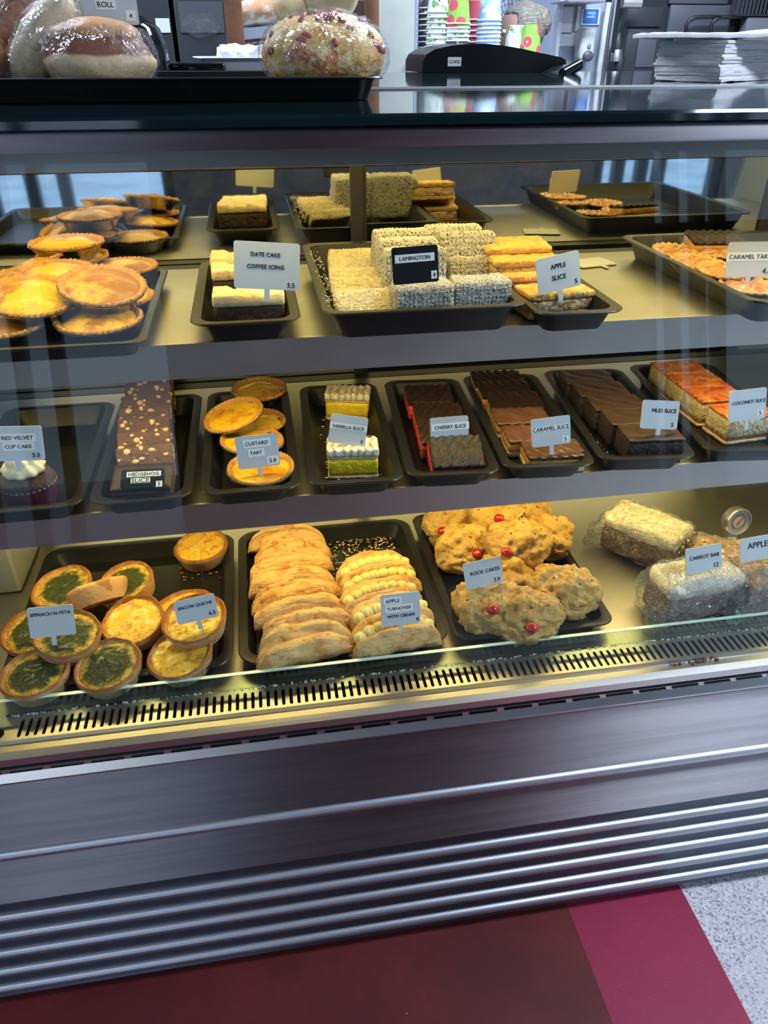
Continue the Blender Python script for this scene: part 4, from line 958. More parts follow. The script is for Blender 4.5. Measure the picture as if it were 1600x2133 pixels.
# ------------------------------------------------------------------ on the counter: black tray with wrapped bread
FILM = clear('cling_film', (.98, .98, .98), .045, .07, bump=[(26, .014, 2.5), (90, .005, 1.0)], haze=.012, edge=.8)
YT = at(400, 212, 1.2745).y
xr = aty(797, 178, YT+.02).x
tray('black counter tray under the cling-wrapped bread rolls', -.42, xr, YT-.012, YT+.28, 1.2745, .024, .010, .03, group=None)
ZT = 1.2745+.003
ROLLC = mat('bread_roll_crust', (.46, .22, .08), .5, layers=[('z', 30, .050, .030, (.66, .50, .32), .012), ('noise', 40, .5, .75, (.52, .28, .12), 4, .6)], bump=[('noise', 90, .001)])
SPLIT = mat('split_roll_crust', (.74, .52, .29), .5, layers=[('z', 30, .044, .048, (.24, .070, .025), .006), ('z', 30, .0645, .069, (.54, .26, .09), .006), ('noise', 60, .5, .75, (.50, .30, .14), 4, .35)], bump=[('noise', 90, .001)])
BACB = mat('bacon_cheese_top', (.80, .46, .12), .5, layers=[('noise', 50, .50, .62, (.88, .66, .34)), ('noise', 34, .53, .62, (.62, .19, .08), 5), ('noise', 80, .6, .70, (.90, .76, .52))], bump=[('noise', 60, .004)])
PALEB = mat('pale_bread', (.60, .46, .30), .6, layers=[('noise', 20, .45, .7, (.50, .34, .19))], bump=[('noise', 90, .0015)])
def loaf_b(name, r, m, seed, extra=None, amp=.004, tail=None):
    def b():
        t = thing(name, None, None)
        bm = BM(); ico(bm, (0, 0, r[2]*.92), r, 4); rough_up(bm, amp, 24, seed, 3)
        for v in bm.verts: v.co.z = max(v.co.z, .001)
        if extra == 'split':      # the crust has burst along a band under the domed cap
            for v in bm.verts:
                k = v.co.z/r[2]
                if v.co.y < .02 and 1.02 < k < 1.50: v.co.x *= .93; v.co.y = v.co.y*.90+.001
                if k >= 1.50: v.co.z += .003
        obj('bread', bm, m, t, 180)
        if extra == 'bacon':
            bm = BM(); rnd = random.Random(seed)
            for i in range(38):
                a, e = rnd.uniform(0, 2*math.pi), rnd.uniform(.1, 1.4); n = Vector((math.cos(a)*math.cos(e), math.sin(a)*math.cos(e), math.sin(e)))
                p = Vector((n.x*r[0], n.y*r[1], n.z*r[2]+r[2]*.92)); rt = n.to_track_quat('Z', 'Y').to_matrix() @ Matrix.Rotation(rnd.uniform(0, 6.28), 3, 'Z')
                box(bm, p, (rnd.uniform(.008, .018), rnd.uniform(.005, .008), .004), .0015, 1, rt)
            obj('bacon_pieces', bm, mat('bacon_pieces', (.42, .10, .06), .45, layers=[('noise', 60, .5, .75, (.56, .24, .15))]), t, 180, kind='stuff')
        bm = BM(); ico(bm, (0, 0, r[2]*.95), (r[0]*1.06, r[1]*1.06, r[2]*1.06), 5); rough_up(bm, .0042, 34, seed+9, 3)
        for v in bm.verts:
            v.co.z = max(v.co.z, .0005)
            if tail:
                k = max(0, v.co.dot(Vector(tail).normalized())-r[0]*.75)
                v.co += Vector(tail)*k*6
        obj('cling_film', bm, FILM, t, 180)
        return t
    return b
p = aty(218, 176, YT+.075); place('roll', loaf_b('bread_roll', (.066, .060, .041), SPLIT, 3, 'split', .003, (.28, .1, -.15)), (p.x, p.y, ZT), (0, 0, 0), 'cling-wrapped bread roll with a dark split top below the ROLL sign', 'bread roll', 'wrapped bread on the counter tray')
p = aty(678, 176, YT+.095); place('bacroll', loaf_b('bread_roll', (.079, .068, .046), BACB, 5, 'bacon', .005, (.25, 0, -.2)), (p.x, p.y, ZT), (0, 0, 0), 'cling-wrapped bacon and cheese bread at the end of the counter tray', 'bread roll', 'wrapped bread on the counter tray')
def lean(key, bl, px, py, Y, rot, off, lb):
    R_ = Matrix.Rotation(RAD(rot[2]), 3, 'Z') @ Matrix.Rotation(RAD(rot[1]), 3, 'Y') @ Matrix.Rotation(RAD(rot[0]), 3, 'X')
    return place(key, bl, aty(px, py, Y) - R_ @ Vector((0, 0, off)), rot, lb, 'bread roll', 'wrapped bread on the counter tray')
lean('lean', loaf_b('bread_roll', (.064, .040, .031), PALEB, 7, None, .004), 92, 92, YT+.11, (0, -50, 0), .030, 'pale cling-wrapped loaf leaning steeply beside the split-top roll')
lean('ham', loaf_b('bread_roll', (.070, .050, .036), mat('ham_topped_bread', (.48, .20, .10), .5, layers=[('noise', 60, .5, .66, (.68, .48, .26)), ('noise', 35, .56, .68, (.36, .12, .10))], bump=[('noise', 90, .003)]), 8, 'bacon', .005), 60, 40, YT+.19, (0, -55, 0), .034, 'cling-wrapped bacon topped loaf standing behind the leaning pale loaf')
p = aty(0, 170, YT+.13); place('end', loaf_b('bread_roll', (.050, .050, .038), ROLLC, 6, None, .004), (p.x-.028, p.y, ZT), (0, 0, 0), 'cling-wrapped bread roll cut by the photo edge on the counter tray', 'bread roll', 'wrapped bread on the counter tray')
sign('white sign reading ROLL 4 standing behind the split-top bread roll', None, [(158, -34), (284, -34), (286, 53), (160, 50)], 0, 4, [('ROLL', .48, .50, .27, True), ('4', .875, .77, .045, (.17, .27))], Y0=YT+.12, stem_w=.006)
# ------------------------------------------------------------------ white paper bags stacked on the staff counter
PAPER = mat('white_bag_paper', (.92, .90, .91), .65, layers=[('noise', 60, .4, .7, (.86, .84, .86))], bump=[('noise', 30, .002)])
pc = at(1497, 172, 1.2745)
hz = aty(1497, 84, pc.y).z-1.2745
nb = 13; rnd = random.Random(2); ang = RAD(33)
ORD13 = ['bottom', 'second from the bottom', 'third from the bottom', 'fourth from the bottom', 'fifth from the bottom', 'sixth from the bottom', 'middle', 'sixth from the top', 'fifth from the top', 'fourth from the top', 'third from the top', 'second from the top', 'top']
for i in range(nb):
    t = thing('paper_bag', 'folded white paper bag, %s one of the squared stack on the counter' % ORD13[i], 'paper bag', (pc.x+rnd.gauss(0, .0016), pc.y+rnd.gauss(0, .0016), 1.2747+i*hz/nb), (0, 0, ang+rnd.gauss(0, .012)), 'stack of white paper bags')
    bm = BM(); vs = block(bm, (.125, .065, hz/nb*.5), (.25, .13, hz/nb*1.10), 20, 14, 2, hz/nb*.22)
    for v in vs:
        k = nz((v.co.x*1, v.co.y*1, i*.35), 22, 1)
        v.co += Vector((.0016*nz((v.co.y, i, 0), 40), .0016*nz((v.co.x, i, 3), 40), 0))
        if i: v.co.z += .0009*k
        elif v.co.z < hz/nb*.5: v.co.z = max(0, v.co.z+.004*k)
    obj('folded_sheet', bm, PAPER, t, 60)
tl = thing('paper_bag', 'loose white paper bag lying across the top of the stack, overhanging it', 'paper bag', (pc.x-.05, pc.y+.05, 1.2747+hz+.002), (0, 0, RAD(-4)), 'stack of white paper bags')
bm = BM(); vs = block(bm, (.11, .02, .005), (.36, .12, .009), 30, 8, 2, .004)
for v in vs:
    v.co.z += .024*max(0, (v.co.x-.10)/.18)**1.5 + .0015*nz(v.co, 30)
obj('folded_sheet', bm, PAPER, tl, 60)
# ------------------------------------------------------------------ behind the counter
def bbox(px0, py0, px1, py1, Y, d):
    a, b = aty(px0, py1, Y), aty(px1, py0, Y)
    z0, z1 = (aty((px0+px1)/2, py1, Y).z, aty((px0+px1)/2, py0, Y).z)
    return ((a.x+b.x)/2, Y+d/2, (z0+z1)/2), (abs(b.x-a.x), d, z1-z0)
def pbox(name, px, Y, d, m, par=None, bev=.0, z0=None, z1=None):
    c, s = bbox(*px, Y, d); c = list(c); s = list(s)
    if z0 is not None: t_ = c[2]+s[2]/2; c[2] = (z0+t_)/2; s[2] = t_-z0
    if z1 is not None: b_ = c[2]-s[2]/2; c[2] = (b_+z1)/2; s[2] = z1-b_
    if par: c = [c[0]-par.location.x, c[1]-par.location.y, c[2]-par.location.z]
    bm = BM(); box(bm, c, s, bev, 2); return obj(name, bm, m, par, 30 if bev else 0)
DG = mat('dark_grey_cabinet', (.016, .017, .021), .45); DG2 = mat('charcoal_panel', (.028, .028, .034), .4); MG = mat('mid_grey_panel', (.075, .077, .095), .4)
PALE = mat('pale_blue_white_door', (.56, .62, .76), .4); NOTE = mat('note_paper', (.72, .74, .80), .6)
# pillar
o_ = pbox('pillar', (787, 0, 865, 155), 2.9, .16, PILLARC, None, .003, 0, 2.7); o_['kind'] = 'structure'
o_ = pbox('trim_2', (779, 0, 788, 155), 2.95, .1, mat('dark_edge_trim', (.10, .09, .08), .5), None, 0, 0, 2.7); o_['kind'] = 'structure'
# dark cabinet with two doors
cb = thing('tall_cabinet', 'dark grey tall cabinet with two doors at the back wall', 'cabinet', (aty(300, 90, 3.7).x, 3.7, 0))
pbox('cabinet_body', (-160, 0, 476, 155), 3.74, .5, DG, cb, 0, 0, 2.2)
for a, b in ((-155, 130), (135, 362), (367, 472)): d_ = pbox('door', (a, 0, b, 150), 3.715, .025, DG2, cb, .004, .1, 2.1)
pbox('note', (327, 38, 352, 68), 3.708, .004, NOTE, cb); pbox('glazed_panel', (377, 3, 462, 68), 3.706, .006, MG, cb)
bm = BM()
c_ = aty(420, 52, 3.70)-cb.location
vs = ico(bm, c_, (.08, .012, .045), 3); rough_up(bm, .015, 30, 3); obj('plastic_bag', bm, FILM, cb, 180)
# wooden bread rack
WOOD = mat('brown_wood_post', (.22, .085, .035), .5, layers=[('noise', 20, .4, .7, (.15, .055, .022))], vary=False)
rk = thing('bread_rack', 'brown wooden bread rack with wire back behind the counter', 'rack', (aty(630, 90, 2.4).x, 2.4, 0))
pbox('post', (477, 0, 503, 120), 2.40, .035, WOOD, rk, .003, 0, 1.9); pbox('post', (764, 0, 790, 120), 2.40, .035, WOOD, rk, .003, 0, 1.9)
bm = BM()
a, b = aty(500, 72, 2.42), aty(766, 44, 2.42); a_, b_ = a.copy(), b.copy()
for k_, (z, th_, y0, y1) in enumerate(((0, .026, 2.40, 2.62),)):
    A = [a-Vector((0, 0, .013)), b-Vector((0, 0, .013)), b+Vector((0, 0, .013)), a+Vector((0, 0, .013))]
    prism(bm, [(q.x-rk.location.x, q.z) for q in A], .002, .26, 'y')
obj('shelf_board', bm, mat('pale_blue_shelf_edge', (.50, .56, .66), .4), rk, 0)
bm = BM()
A = [a-Vector((0, 0, .020)), b-Vector((0, 0, .020)), b-Vector((0, 0, .0135)), a-Vector((0, 0, .0135))]
prism(bm, [(q.x-rk.location.x, q.z) for q in A], .004, .25, 'y'); obj('shelf_batten', bm, WOOD, rk, 0)
bm = BM()
for i in range(6):
    q = aty(504+i*16, 60, 2.72)-rk.location; tube(bm, [(q.x, q.y, 1.05), (q.x, q.y, 1.62)], .0022, 5)
for i in range(9):
    z = 1.20+i*.045; q0, q1 = aty(500, 60, 2.72)-rk.location, aty(590, 60, 2.72)-rk.location; tube(bm, [(q0.x, q0.y, z), (q1.x, q1.y, z)], .0022, 5)
obj('wire_back', bm, BLACKM, rk, 180)
pbox('back_panel', (585, 0, 764, 60), 2.74, .01, mat('dark_red_back_panel', (.035, .012, .010), .5), rk, 0)
FLOUR = mat('floured_bread', (.48, .27, .13), .6, layers=[('noise', 24, .42, .62, (.74, .68, .60))], bump=[('noise', 60, .002)])
PLAINB = mat('plain_roll', (.62, .45, .23), .5, layers=[('noise', 12, .4, .7, (.50, .33, .14))], bump=[('noise', 40, .0008)])
def rbread(px, py, Y, r, m, lab, seed):
    q = aty(px, py, Y); q.z = a_.z+(b_.z-a_.z)*(q.x-a_.x)/(b_.x-a_.x)+.0135; t = thing('bread_loaf', lab, 'bread', q, (0, 0, 0), 'loaves on the wooden rack')
    bm = BM(); ico(bm, (0, 0, r[2]*.9), r, 4); rough_up(bm, r[2]*.09, 14, seed, 3)
    for v in bm.verts: v.co.z = max(v.co.z, 0)
    obj('crust', bm, m, t, 180)
rbread(548, 58, 2.52, (.082, .07, .036), FLOUR, 'flour dusted loaf at the end of the rack shelf', 1)
rbread(605, 52, 2.50, (.065, .06, .042), PLAINB, 'plain pale bun in the middle of the rack shelf', 2)
rbread(690, 44, 2.48, (.078, .07, .062), PLAINB, 'biggest plain bun with a crease on the rack shelf', 3)
# trays and paper on the staff counter under the rack
bm = BM(); c, s = bbox(350, 131, 468, 156, 1.75, .16); box(bm, c, s, .006, 2); tag(obj('flat_box', bm, BLACK, None, 30), 'flat black box lying on the staff counter behind the roll', 'box')
t = thing('white_tray', 'white shallow tray with crumpled paper on the staff counter', 'tray', aty(500, 156, 1.95), (0, 0, RAD(6)))
t.location.z = 1.2745; tray_parts(t, .095, .10, .035, .008, .015, WHITEP)
bm = BM(); vs = block(bm, (.02, 0, .036), (.13, .12, .03), 20, 16, 4, .006); rough_up(bm, .012, 30, 4, 3)
for v in vs: v.co.z = max(v.co.z, .004)
pp = obj('crumpled_paper', bm, PAPER, t, 60)
t2 = thing('bread_roll', 'small brown bread roll in the crumpled paper under the rack', 'bread roll', aty(520, 128, 1.95), (0, 0, 0)); bm = BM(); ico(bm, (0, 0, .012), (.034, .03, .02), 3); rough_up(bm, .002, 40, 2); obj('crust', bm, ROLLC, t2, 180)
# dark dome behind the ROLL sign
q = aty(262, 152, 1.62); bm = BM(); lathe(bm, [(.078, 0), (.080, .006), (.079, .05), (.070, .082), (.05, .098), (.02, .106), (.0006, .107)], 48, c=(0, 0, 0))
o_ = obj('black_dome_lid', bm, BLACK, None, 180); o_.location = (q.x, q.y, 1.2745); tag(o_, 'black dome lid on the staff counter behind the ROLL sign', 'lid')
# curved black hood with a small cream label
HY = 2.05
out = [(880, 156), (881, 128), (888, 114), (905, 103), (940, 95), (975, 91.5), (1010, 91), (1045, 94), (1090, 102), (1135, 112), (1168, 119), (1178, 124), (1180, 134), (1165, 136), (1150, 140), (1137, 147), (1128, 156)]
hd = thing('black_hood', 'curved black machine hood with a small cream label on the staff counter', 'machine', (aty(1030, 156, HY).x, HY, 1.2745))
bm = BM(); P_ = [aty(x, y, HY)-hd.location for x, y in out]
prism(bm, [(q.x, max(q.z, .0)) for q in P_], 0, .22, 'y'); obj('hood_shell', bm, HOODB, hd, 30)
bm = BM(); a, b = aty(1128, 140, HY)-hd.location, aty(1178, 156, HY)-hd.location; box(bm, ((a.x+b.x)/2, .1, .012), (b.x-a.x, .16, .024)); obj('hood_base', bm, mat('hood_base_grey', (.30, .27, .27), .5), hd, 0)
a, b = aty(933, 119, HY)-hd.location, aty(960, 138, HY)-hd.location
bm = BM(); box(bm, ((a.x+b.x)/2, -.001, (a.z+b.z)/2), (b.x-a.x, .0016, a.z-b.z)); lb_ = obj('label', bm, PAPERSTRIP, hd, 0)
o_, _ = lettering(lb_, 'CODE', (a.x+b.x)/2, -.0021, (b.x-a.x)*.78, (a.z+b.z)/2); o_.location = ((a.x+b.x)/2, -.0022, (a.z+b.z)/2); o_.rotation_euler = (RAD(90), 0, 0)
bm = BM(); q = aty(1190, 146, 1.95); tube(bm, [q+Vector((-.02, 0, -.008)), q+Vector((.03, .03, .010))], .012, 14); tag(obj('black_handset', bm, BLACK, None, 40), 'small black shiny handset beside the curved hood', 'handset')
# pale grey machine carrying the stacks of paper cups
MZ = aty(950, 112, 2.95).z
mc = thing('coffee_machine', 'pale grey coffee machine behind the black hood carrying paper cups', 'machine', (aty(1000, 112, 3.0).x, 2.95, 0))
pbox('machine_body', (862, 112, 1150, 160), 2.80, .34, mat('machine_grey', (.36, .40, .46), .35), mc, .02, .95, MZ)
pbox('machine_base', (900, 112, 1120, 160), 2.84, .27, DG, mc, 0, 0, .96)
def cupmat(nm, base, layers): return mat(nm, base, .4, layers=layers)
LEAF = cupmat('green_leaf_cup', (.70, .74, .72), [('noise', 36, .52, .58, (.16, .34, .10)), ('noise', 60, .62, .66, (.05, .04, .07))])
FLOW = cupmat('red_flower_cup', (.24, .44, .07), [('voro', 22, .42, .34, (.52, .06, .09)), ('voro', 22, .10, .06, (.85, .8, .7))])
STRP = cupmat('red_blue_cup', (.36, .05, .08), [('z', 0, .068, .072, (.03, .12, .40)), ('z', 0, .056, .058, (.42, .36, .06)), ('z', 0, .050, .048, (.36, .05, .08))])
BLUE = cupmat('sky_blue_cup', (.28, .44, .78), [('noise', 18, .52, .56, (.66, .66, .60))])
DARKC = cupmat('dark_band_cup', (.05, .045, .07), [('noise', 40, .55, .6, (.5, .5, .48))])
RIM = mat('cup_rim', (.86, .88, .90), .4)
def cup_parts(m):
    def b():
        t = thing('paper_cup', None, None)
        bm = BM(); lathe(bm, [(.0405, .002), (.029, .092), (.028, .092), (.0395, .002)], 28, close=False); bm.faces.new([v for v in bm.verts if v.co.z > .09 and v.co.xy.length < .0285]); obj('cup_wall', bm, m, t, 40)
        bm = BM(); lathe(bm, [(.0400, 0), (.0425, .0005), (.0432, .002), (.0425, .0036), (.0402, .004)], 28, close=False); obj('rim', bm, RIM, t, 180)
        return t
    return b
NTH = ['first', 'second', 'third', 'fourth', 'fifth', 'sixth', 'seventh', 'eighth', 'ninth']
def stack(px, Y, mats, base, step, what):
    q = aty(px, 112, Y); n = len(mats)
    for i, k in enumerate(mats):
        nm = ('topmost' if i == n-1 else ('lowest' if i == 0 else NTH[i]+' from the bottom'))
        place('cup'+k, cup_parts(CM[k]), (q.x, q.y, base+i*step), (0, 0, i*40), 'paper cup, %s in the %s' % (nm, what), 'paper cup', 'stacked paper cups')
CM = dict(l=LEAF, f=FLOW, s=STRP, b=BLUE, d=DARKC)
stack(912, 2.92, 'lllllllll', MZ, .0145, 'green leaf stack')
stack(893, 3.06, 'ddddddddd', MZ, .0165, 'dark stack behind the leaf stack')
stack(951, 2.89, 'dddlllff', MZ, .0120, 'stack capped with red flowers')
stack(985, 3.05, 'sssssss', MZ, .0165, 'striped stack')
stack(1015, 2.92, 'bbbbbbbbb', MZ, .0118, 'sky blue stack')
q = aty(1103, 112, 2.90)
place('cupf', cup_parts(FLOW), (q.x, q.y, MZ), (0, 0, 50), 'red flower paper cup standing alone in front of the grey-haired person', 'paper cup', 'stacked paper cups', (.92, .92, .92))
place('cupl', cup_parts(LEAF), (q.x-.024, q.y+.10, MZ), (0, 0, 20), 'green leaf paper cup just behind the lone red flower cup', 'paper cup', 'stacked paper cups', (.92, .92, .92))
# wire fan guard behind the head
q = aty(1062, 62, 3.62); fn_ = thing('fan', 'black wire fan behind the grey-haired person', 'fan', (q.x, q.y, 0))
bm = BM(); R0 = .125
pts = [(R0*math.cos(2*math.pi*k/40), 0, q.z+R0*math.sin(2*math.pi*k/40)) for k in range(41)]; tube(bm, pts, .004, 6)
for k in range(36):
    a = 2*math.pi*k/36; tube(bm, [(.02*math.cos(a), -.02, q.z+.02*math.sin(a)), (R0*math.cos(a), 0, q.z+R0*math.sin(a))], .0013, 4)
for rr in (.03, .05, .07, .09, .108): tube(bm, [(rr*math.cos(2*math.pi*k/32), -.02*(1-rr/R0), q.z+rr*math.sin(2*math.pi*k/32)) for k in range(33)], .0013, 4)
obj('wire_guard', bm, BLACKM, fn_, 180)
bm = BM(); tube(bm, [(0, .03, .02), (0, .03, q.z-.02)], .014, 10); lathe(bm, [(.14, 0), (.14, .015), (.03, .03)], 28, c=(0, .03, 0)); ball(bm, (0, .04, q.z), (.05, .05, .05), 16, 10); obj('stand', bm, BLACKM, fn_, 180)
# person with grey hair, bending, seen from behind
hc = aty(1086, 74, 3.32)
SKIN = mat('skin', (.34, .19, .15), .5, sss=.05)
HAIR = mat('grey_blonde_hair', (.17, .145, .115), .45, layers=[('streak', 220, .4, .65, (.34, .31, .27), 4), ('noise', 60, .5, .7, (.085, .065, .045), 3, .7)], bump=[('streak', 260, .004)])
SHIRT = mat('dark_work_shirt', (.03, .035, .05), .7)
pn = thing('person', 'person with grey hair in a bun bending over behind the coffee machine', 'person', (hc.x, hc.y, 0))
me = bpy.data.meshes.new('body'); hz_ = hc.z
J = {'pelvis': (.03, .02, .84, .135), 'belly': (.02, 0, .98, .125), 'chest': (.0, -.01, 1.12, .13), 'neckb': (-.01, 0, hz_-.13, .06), 'neck': (-.012, 0, hz_-.085, .052), 'head': (-.012, 0, hz_-.02, .07), 'crown': (-.008, 0, hz_+.03, .066),
     'ls': (-.15, -.01, 1.155, .055), 'le': (-.21, -.02, .93, .042), 'lw': (-.20, -.12, .76, .028), 'lh': (-.195, -.15, .70, .030), 'rs': (.15, .0, 1.155, .055), 're': (.21, -.01, .93, .042), 'rw': (.20, -.11, .76, .028), 'rh': (.195, -.14, .70, .030),
     'lk': (-.08, -.02, .46, .062), 'la': (-.08, .03, .08, .040), 'lf': (-.09, -.12, .035, .034), 'lp': (-.07, .02, .80, .085), 'rp': (.12, .02, .80, .085), 'rk': (.12, -.02, .46, .062), 'ra': (.12, .03, .08, .040), 'rf': (.13, -.12, .035, .034)}
nm = list(J); ed = [('pelvis', 'belly'), ('belly', 'chest'), ('chest', 'neckb'), ('neckb', 'neck'), ('neck', 'head'), ('head', 'crown'), ('chest', 'ls'), ('ls', 'le'), ('le', 'lw'), ('lw', 'lh'), ('chest', 'rs'), ('rs', 're'), ('re', 'rw'), ('rw', 'rh'), ('pelvis', 'lp'), ('lp', 'lk'), ('lk', 'la'), ('la', 'lf'), ('pelvis', 'rp'), ('rp', 'rk'), ('rk', 'ra'), ('ra', 'rf')]
vs_ = [J[k][:3] for k in nm]; rs_ = [J[k][3] for k in nm]; es_ = [(nm.index(a), nm.index(b)) for a, b in ed]
for hnd, sx_ in (('lh', 1), ('rh', -1)):
    hx, hy, hz2, _ = J[hnd]
    for f_, (dx, ln, rr) in enumerate(((-.028, .060, .0085), (-.010, .072, .009), (.009, .068, .009), (.026, .052, .008))):
        i0 = len(vs_); vs_ += [(hx, hy+dx*.9, hz2-.030), (hx, hy+dx, hz2-.030-ln*.55), (hx-sx_*.0-.004, hy+dx*1.05-.012, hz2-.026-ln)]; rs_ += [rr*1.1, rr, rr*.8]; es_ += [(nm.index(hnd), i0), (i0, i0+1), (i0+1, i0+2)]
    i0 = len(vs_); vs_ += [(hx, hy-.036, hz2-.012), (hx, hy-.052, hz2-.045)]; rs_ += [.011, .009]; es_ += [(nm.index(hnd), i0), (i0, i0+1)]
me.from_pydata(vs_, es_, [])
bo = bpy.data.objects.new('body', me); link(bo, pn); me.materials.append(SKIN)
sk = bo.modifiers.new('skin', 'SKIN'); me.skin_vertices[0].data
for v, r in zip(me.skin_vertices[0].data, rs_): v.radius = (r, r*.92)
me.skin_vertices[0].data[0].use_root = True
sk.use_smooth_shade = True; ss = bo.modifiers.new('sub', 'SUBSURF'); ss.levels = 2; ss.render_levels = 2
def rel(v): return Vector(v)+Vector((0, 0, hz_))
bm = BM(); ico(bm, rel((-.005, 0, .005)), (.082, .088, .100), 4)       # skull and face, turned to the pillar
for v in bm.verts:
    q = v.co-rel((-.005, 0, .005))
    if q.x < -.03 and abs(q.y) < .03 and -.045 < q.z < .0: v.co.x -= .012*(1-abs(q.y)/.03)
    if q.z < -.05: v.co.x -= .006
for sy in (-1, 1): ball(bm, rel((.012, sy*.086, -.012)), (.018, .008, .028), 12, 8)
obj('head', bm, SKIN, pn, 180)
bm = BM()
for sy in (-1, 1): ball(bm, rel((-.079, sy*.030, .012)), (.008, .013, .008), 12, 8)
obj('eyes', bm, mat('eyes', (.75, .74, .72), .2), pn, 180)
bm = BM(); box(bm, rel((-.080, 0, -.058)), (.012, .042, .008), .003, 2); obj('mouth', bm, mat('lips', (.42, .15, .13), .5), pn, 60)
bm = BM(); ico(bm, rel((.004, 0, .022)), (.086, .095, .092), 4)
for v in bm.verts:
    q = v.co-rel((.004, 0, .022))
    if q.x < -.045 and q.z < .045: v.co.x = hc.x*0-.045+.004
    if q.z < -.035-.3*q.x: v.co.z = hz_+.022-.035-.3*q.x
rough_up(bm, .002, 60, 3); obj('hair', bm, HAIR, pn, 180)
bm = BM(); ico(bm, rel((.075, -.02, .045)), (.034, .034, .046), 3); ico(bm, rel((.050, -.02, .082)), (.030, .030, .020), 3); rough_up(bm, .008, 40, 5); obj('hair_bun', bm, HAIR, pn, 180)
bm = BM(); tube(bm, [rel((.062+.012*math.cos(k), -.022+.03*math.sin(k), .055+.02*math.cos(k))) for k in [i*.5 for i in range(13)]], .006, 8); obj('hair_tie', bm, mat('pink_hair_tie', (.55, .32, .28), .5), pn, 180)
bm = BM(); loft(bm, [[(sx*math.cos(2*math.pi*k/28)+.012, sy*math.sin(2*math.pi*k/28), z) for k in range(28)] for sx, sy, z in ((.155, .135, .80), (.15, .13, .95), (.165, .145, 1.10), (.175, .13, 1.165), (.10, .085, hz_-.115), (.068, .065, hz_-.10))], True, True)
for sx in (-1, 1): tube(bm, [(sx*.13, 0, 1.15), (sx*.18, -.01, 1.05), (sx*.208, -.02, .95)], [.068, .062, .055], 14)
obj('shirt', bm, SHIRT, pn, 60)
bm = BM()
for x in (-.075, .12): tube(bm, [(x, .02, .84), (x, -.01, .46), (x, .03, .09)], [.105, .08, .06], 16)
obj('trousers', bm, mat('black_trousers', (.015, .015, .018), .7), pn, 60)
# pale door, notice wall, dispenser
dr = pbox('door_1', (865, 0, 1160, 155), 4.2, .05, PALE, None, .004, 0, 2.2); dr['kind'] = 'structure'
bm = BM(); 
for px in (866, 1058, 1158): q = aty(px, 60, 4.19); box(bm, (q.x, 4.19, 1.1), (.012, .02, 2.2))
obj('door_seam', bm, mat('door_seam_grey', (.36, .42, .54), .5), dr, 0)
nw = pbox('wall_divider', (1160, 0, 1262, 160), 3.52, .06, mat('grey_blue_wall', (.30, .34, .42), .5), None, 0, 0, 2.7); nw['kind'] = 'structure'
o_ = pbox('trim_3', (1159, 0, 1168, 160), 3.50, .05, mat('white_trim', (.66, .70, .80), .4), None, 0, 0, 2.7); o_['kind'] = 'structure'
o_ = pbox('trim_4', (1262, 0, 1284, 160), 3.46, .03, ALU, None, .004, 0, 2.7); o_['kind'] = 'structure'
for pxs, lab in (((1166, 14, 1196, 70), 'tall white paper note taped to the grey wall'), ((1166, 68, 1204, 96), 'wide white paper note at the bottom of the notes on the grey wall'), ((1198, 12, 1212, 66), 'narrow white paper note beside the blue sign')):
    c, s = bbox(*pxs, 3.514, .004); bm = BM(); box(bm, c, s); tag(obj('paper_note', bm, NOTE, None, 0), lab, 'note', 'paper notes on the grey wall')
c, s = bbox(1209, 18, 1252, 52, 3.514, .006)
hs = thing('wall_sign', 'blue and white hand washing sign above the soap dispenser', 'sign', (c[0], 3.516, c[2]))
bm = BM(); box(bm, (0, 0, 0), (s[0], .006, s[2]), .001, 1); obj('board', bm, NOTE, hs, 0)
bm = BM(); box(bm, (0, -.004, .002), (s[0]*.80, .002, s[2]*.88)); bl = obj('blue_panel', bm, mat('sign_blue', (.02, .13, .42), .4), hs, 0)
for i, tx in enumerate(('WASH', 'HANDS')):
    o_, _ = lettering(bl, tx, 0, 0, s[0]*.44, 0); o_.location = (0, -.0052, s[2]*(.22-.22*i)); o_.rotation_euler = (RAD(90), 0, 0); o_.data = o_.data.copy(); o_.data.materials[0] = NOTE
c, s = bbox(1206, 58, 1246, 128, 3.44, .08)
sd = thing('soap_dispenser', 'white wall soap dispenser with a grey push lever below the blue sign', 'dispenser', (c[0], c[1], c[2]-s[2]/2))
bm = BM(); box(bm, (0, 0, s[2]/2), s, .018, 4); obj('housing', bm, WHITEP, sd, 180)
bm = BM(); ico(bm, (.004, -s[1]/2, s[2]*.16), (s[0]*.36, .012, s[2]*.17), 3); obj('push_lever', bm, MG, sd, 180)
bm = BM(); ico(bm, (.004, -s[1]/2, s[2]*.46), (s[0]*.14, .006, s[2]*.10), 3); obj('level_window', bm, mat('level_window_grey', (.22, .25, .30), .2), sd, 180)
bm = BM(); q = aty(1252, 100, 3.48); tube(bm, [(q.x, 3.48, 0.0), (q.x+.006, 3.48, aty(1256, 55, 3.48).z), (q.x+.009, 3.48, aty(1260, 5, 3.48).z)], .012, 10); tag(obj('white_pipe', bm, WHITEP, None, 60), 'white upright pipe beside the soap dispenser', 'pipe')
bm = BM(); c, s = bbox(1182, 0, 1262, 5, 3.33, .19); box(bm, c, s, .004, 1); tag(obj('wall_shelf', bm, ALU, None, 30), 'grey metal shelf above the hand washing sign', 'shelf')
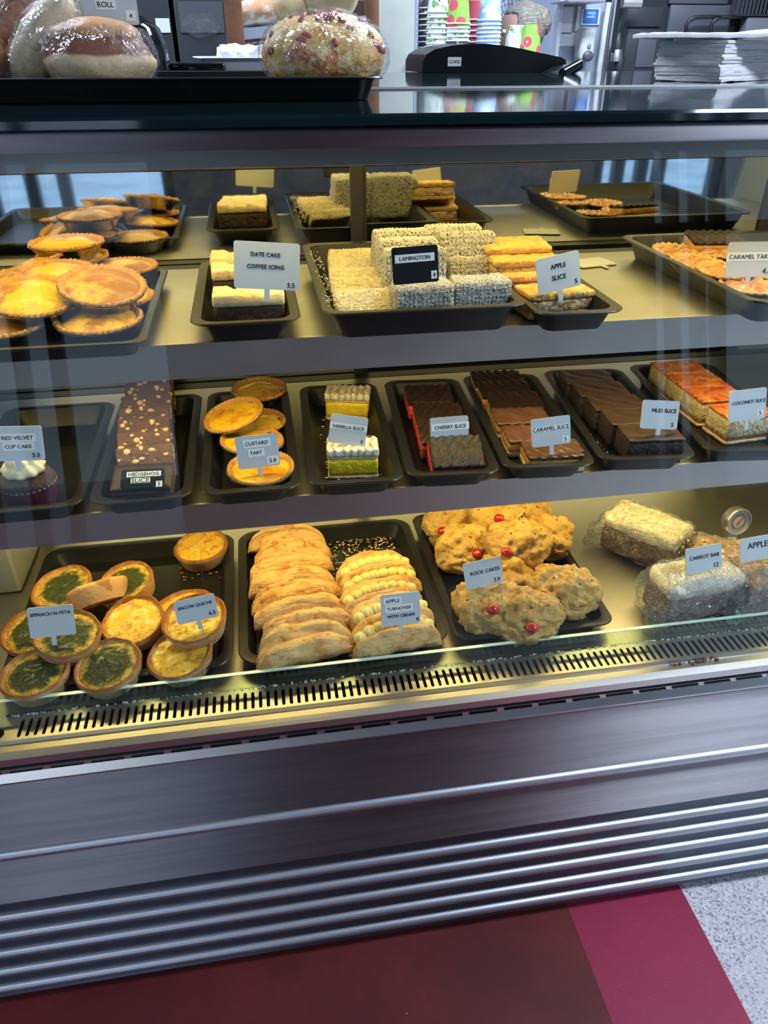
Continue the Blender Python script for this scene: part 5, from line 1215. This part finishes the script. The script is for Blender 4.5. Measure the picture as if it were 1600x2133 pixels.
# green cloth strip, bottles, ovens
bm = BM(); c, s = bbox(1286, 0, 1300, 75, 3.50, .02); box(bm, c, s, .004, 1); subdiv(bm, 2); rough_up(bm, .006, 20, 2); tag(obj('green_cloth', bm, mat('green_cloth', (.01, .08, .05), .7), None, 60), 'dark green hanging cloth between the metal post and the ovens', 'cloth')
OZ = aty(1500, 160, 3.5).z
ov = thing('oven', 'dark grey double oven behind the white paper bags', 'oven', (aty(1450, 100, 3.5).x, 3.5, 0))
pbox('oven_body', (1292, -60, 1700, 160), 3.56, .3, DG, ov, 0, 0, 1.62)
pbox('control_panel', (1302, 14, 1384, 56), 3.54, .03, DG2, ov, .004)
pbox('door', (1388, 10, 1528, 74), 3.54, .03, MG, ov, .004); pbox('door', (1294, 60, 1384, 158), 3.54, .03, DG2, ov, .004); pbox('door', (1390, 76, 1528, 158), 3.54, .03, DG, ov, .004)
pbox('oven_top_panel', (1394, -40, 1526, 8), 3.54, .03, MG, ov, .003)
pbox('door_glass', (1322, 66, 1372, 140), 3.533, .008, MG, ov, .003)
bm = BM()
for dx in (0, 52):
    P_ = [aty(x+dx, y, 3.50)-ov.location for x, y in ((1429, 76), (1430, 52), (1436, 42), (1450, 36), (1478, 35), (1500, 36))]; tube(bm, P_, .008, 8)
obj('handle', bm, BLACKM, ov, 180)
pbox('side_panel', (1532, -60, 1700, 34), 3.48, .05, MG, ov, .003); pbox('side_panel', (1532, 36, 1700, 158), 3.48, .05, mat('light_grey_panel', (.12, .125, .14), .4), ov, .003)
for i in range(14):
    pbox('louvre', (1540+i*8, -30, 1543+i*8, 30), 3.468, .012, DG2, ov)
bm = BM(); q = aty(1325, 6, 3.44); tube(bm, [(q.x-.05, 3.46, q.z), (q.x+.03, 3.46, q.z)], .018, 16); tag(obj('metal_canister', bm, STEELRAIL, None, 40), 'small shiny metal canister on top of the oven', 'canister')
for i, (px, py) in enumerate(((1284, 110), (1282, 128), (1288, 145))):
    q = aty(px, py, 3.36); bm = BM(); lathe(bm, [(.02, 0), (.021, .04), (.012, .055), (.010, .07), (.0006, .071)], 16); o_ = obj('spice_jar', bm, [DG, STEELRAIL][i % 2], None, 60); o_.location = q; o_['label'] = 'small dark jar beside the metal post, %s of three' % ('top', 'middle', 'bottom')[i]; o_['category'] = 'jar'; o_['group'] = 'jars beside the metal post'
pbox_shelf = pbox('jar_rack', (1276, 98, 1300, 158), 3.40, .05, DG, None, 0, 0); tag(pbox_shelf, 'narrow dark rack holding three small jars', 'rack')
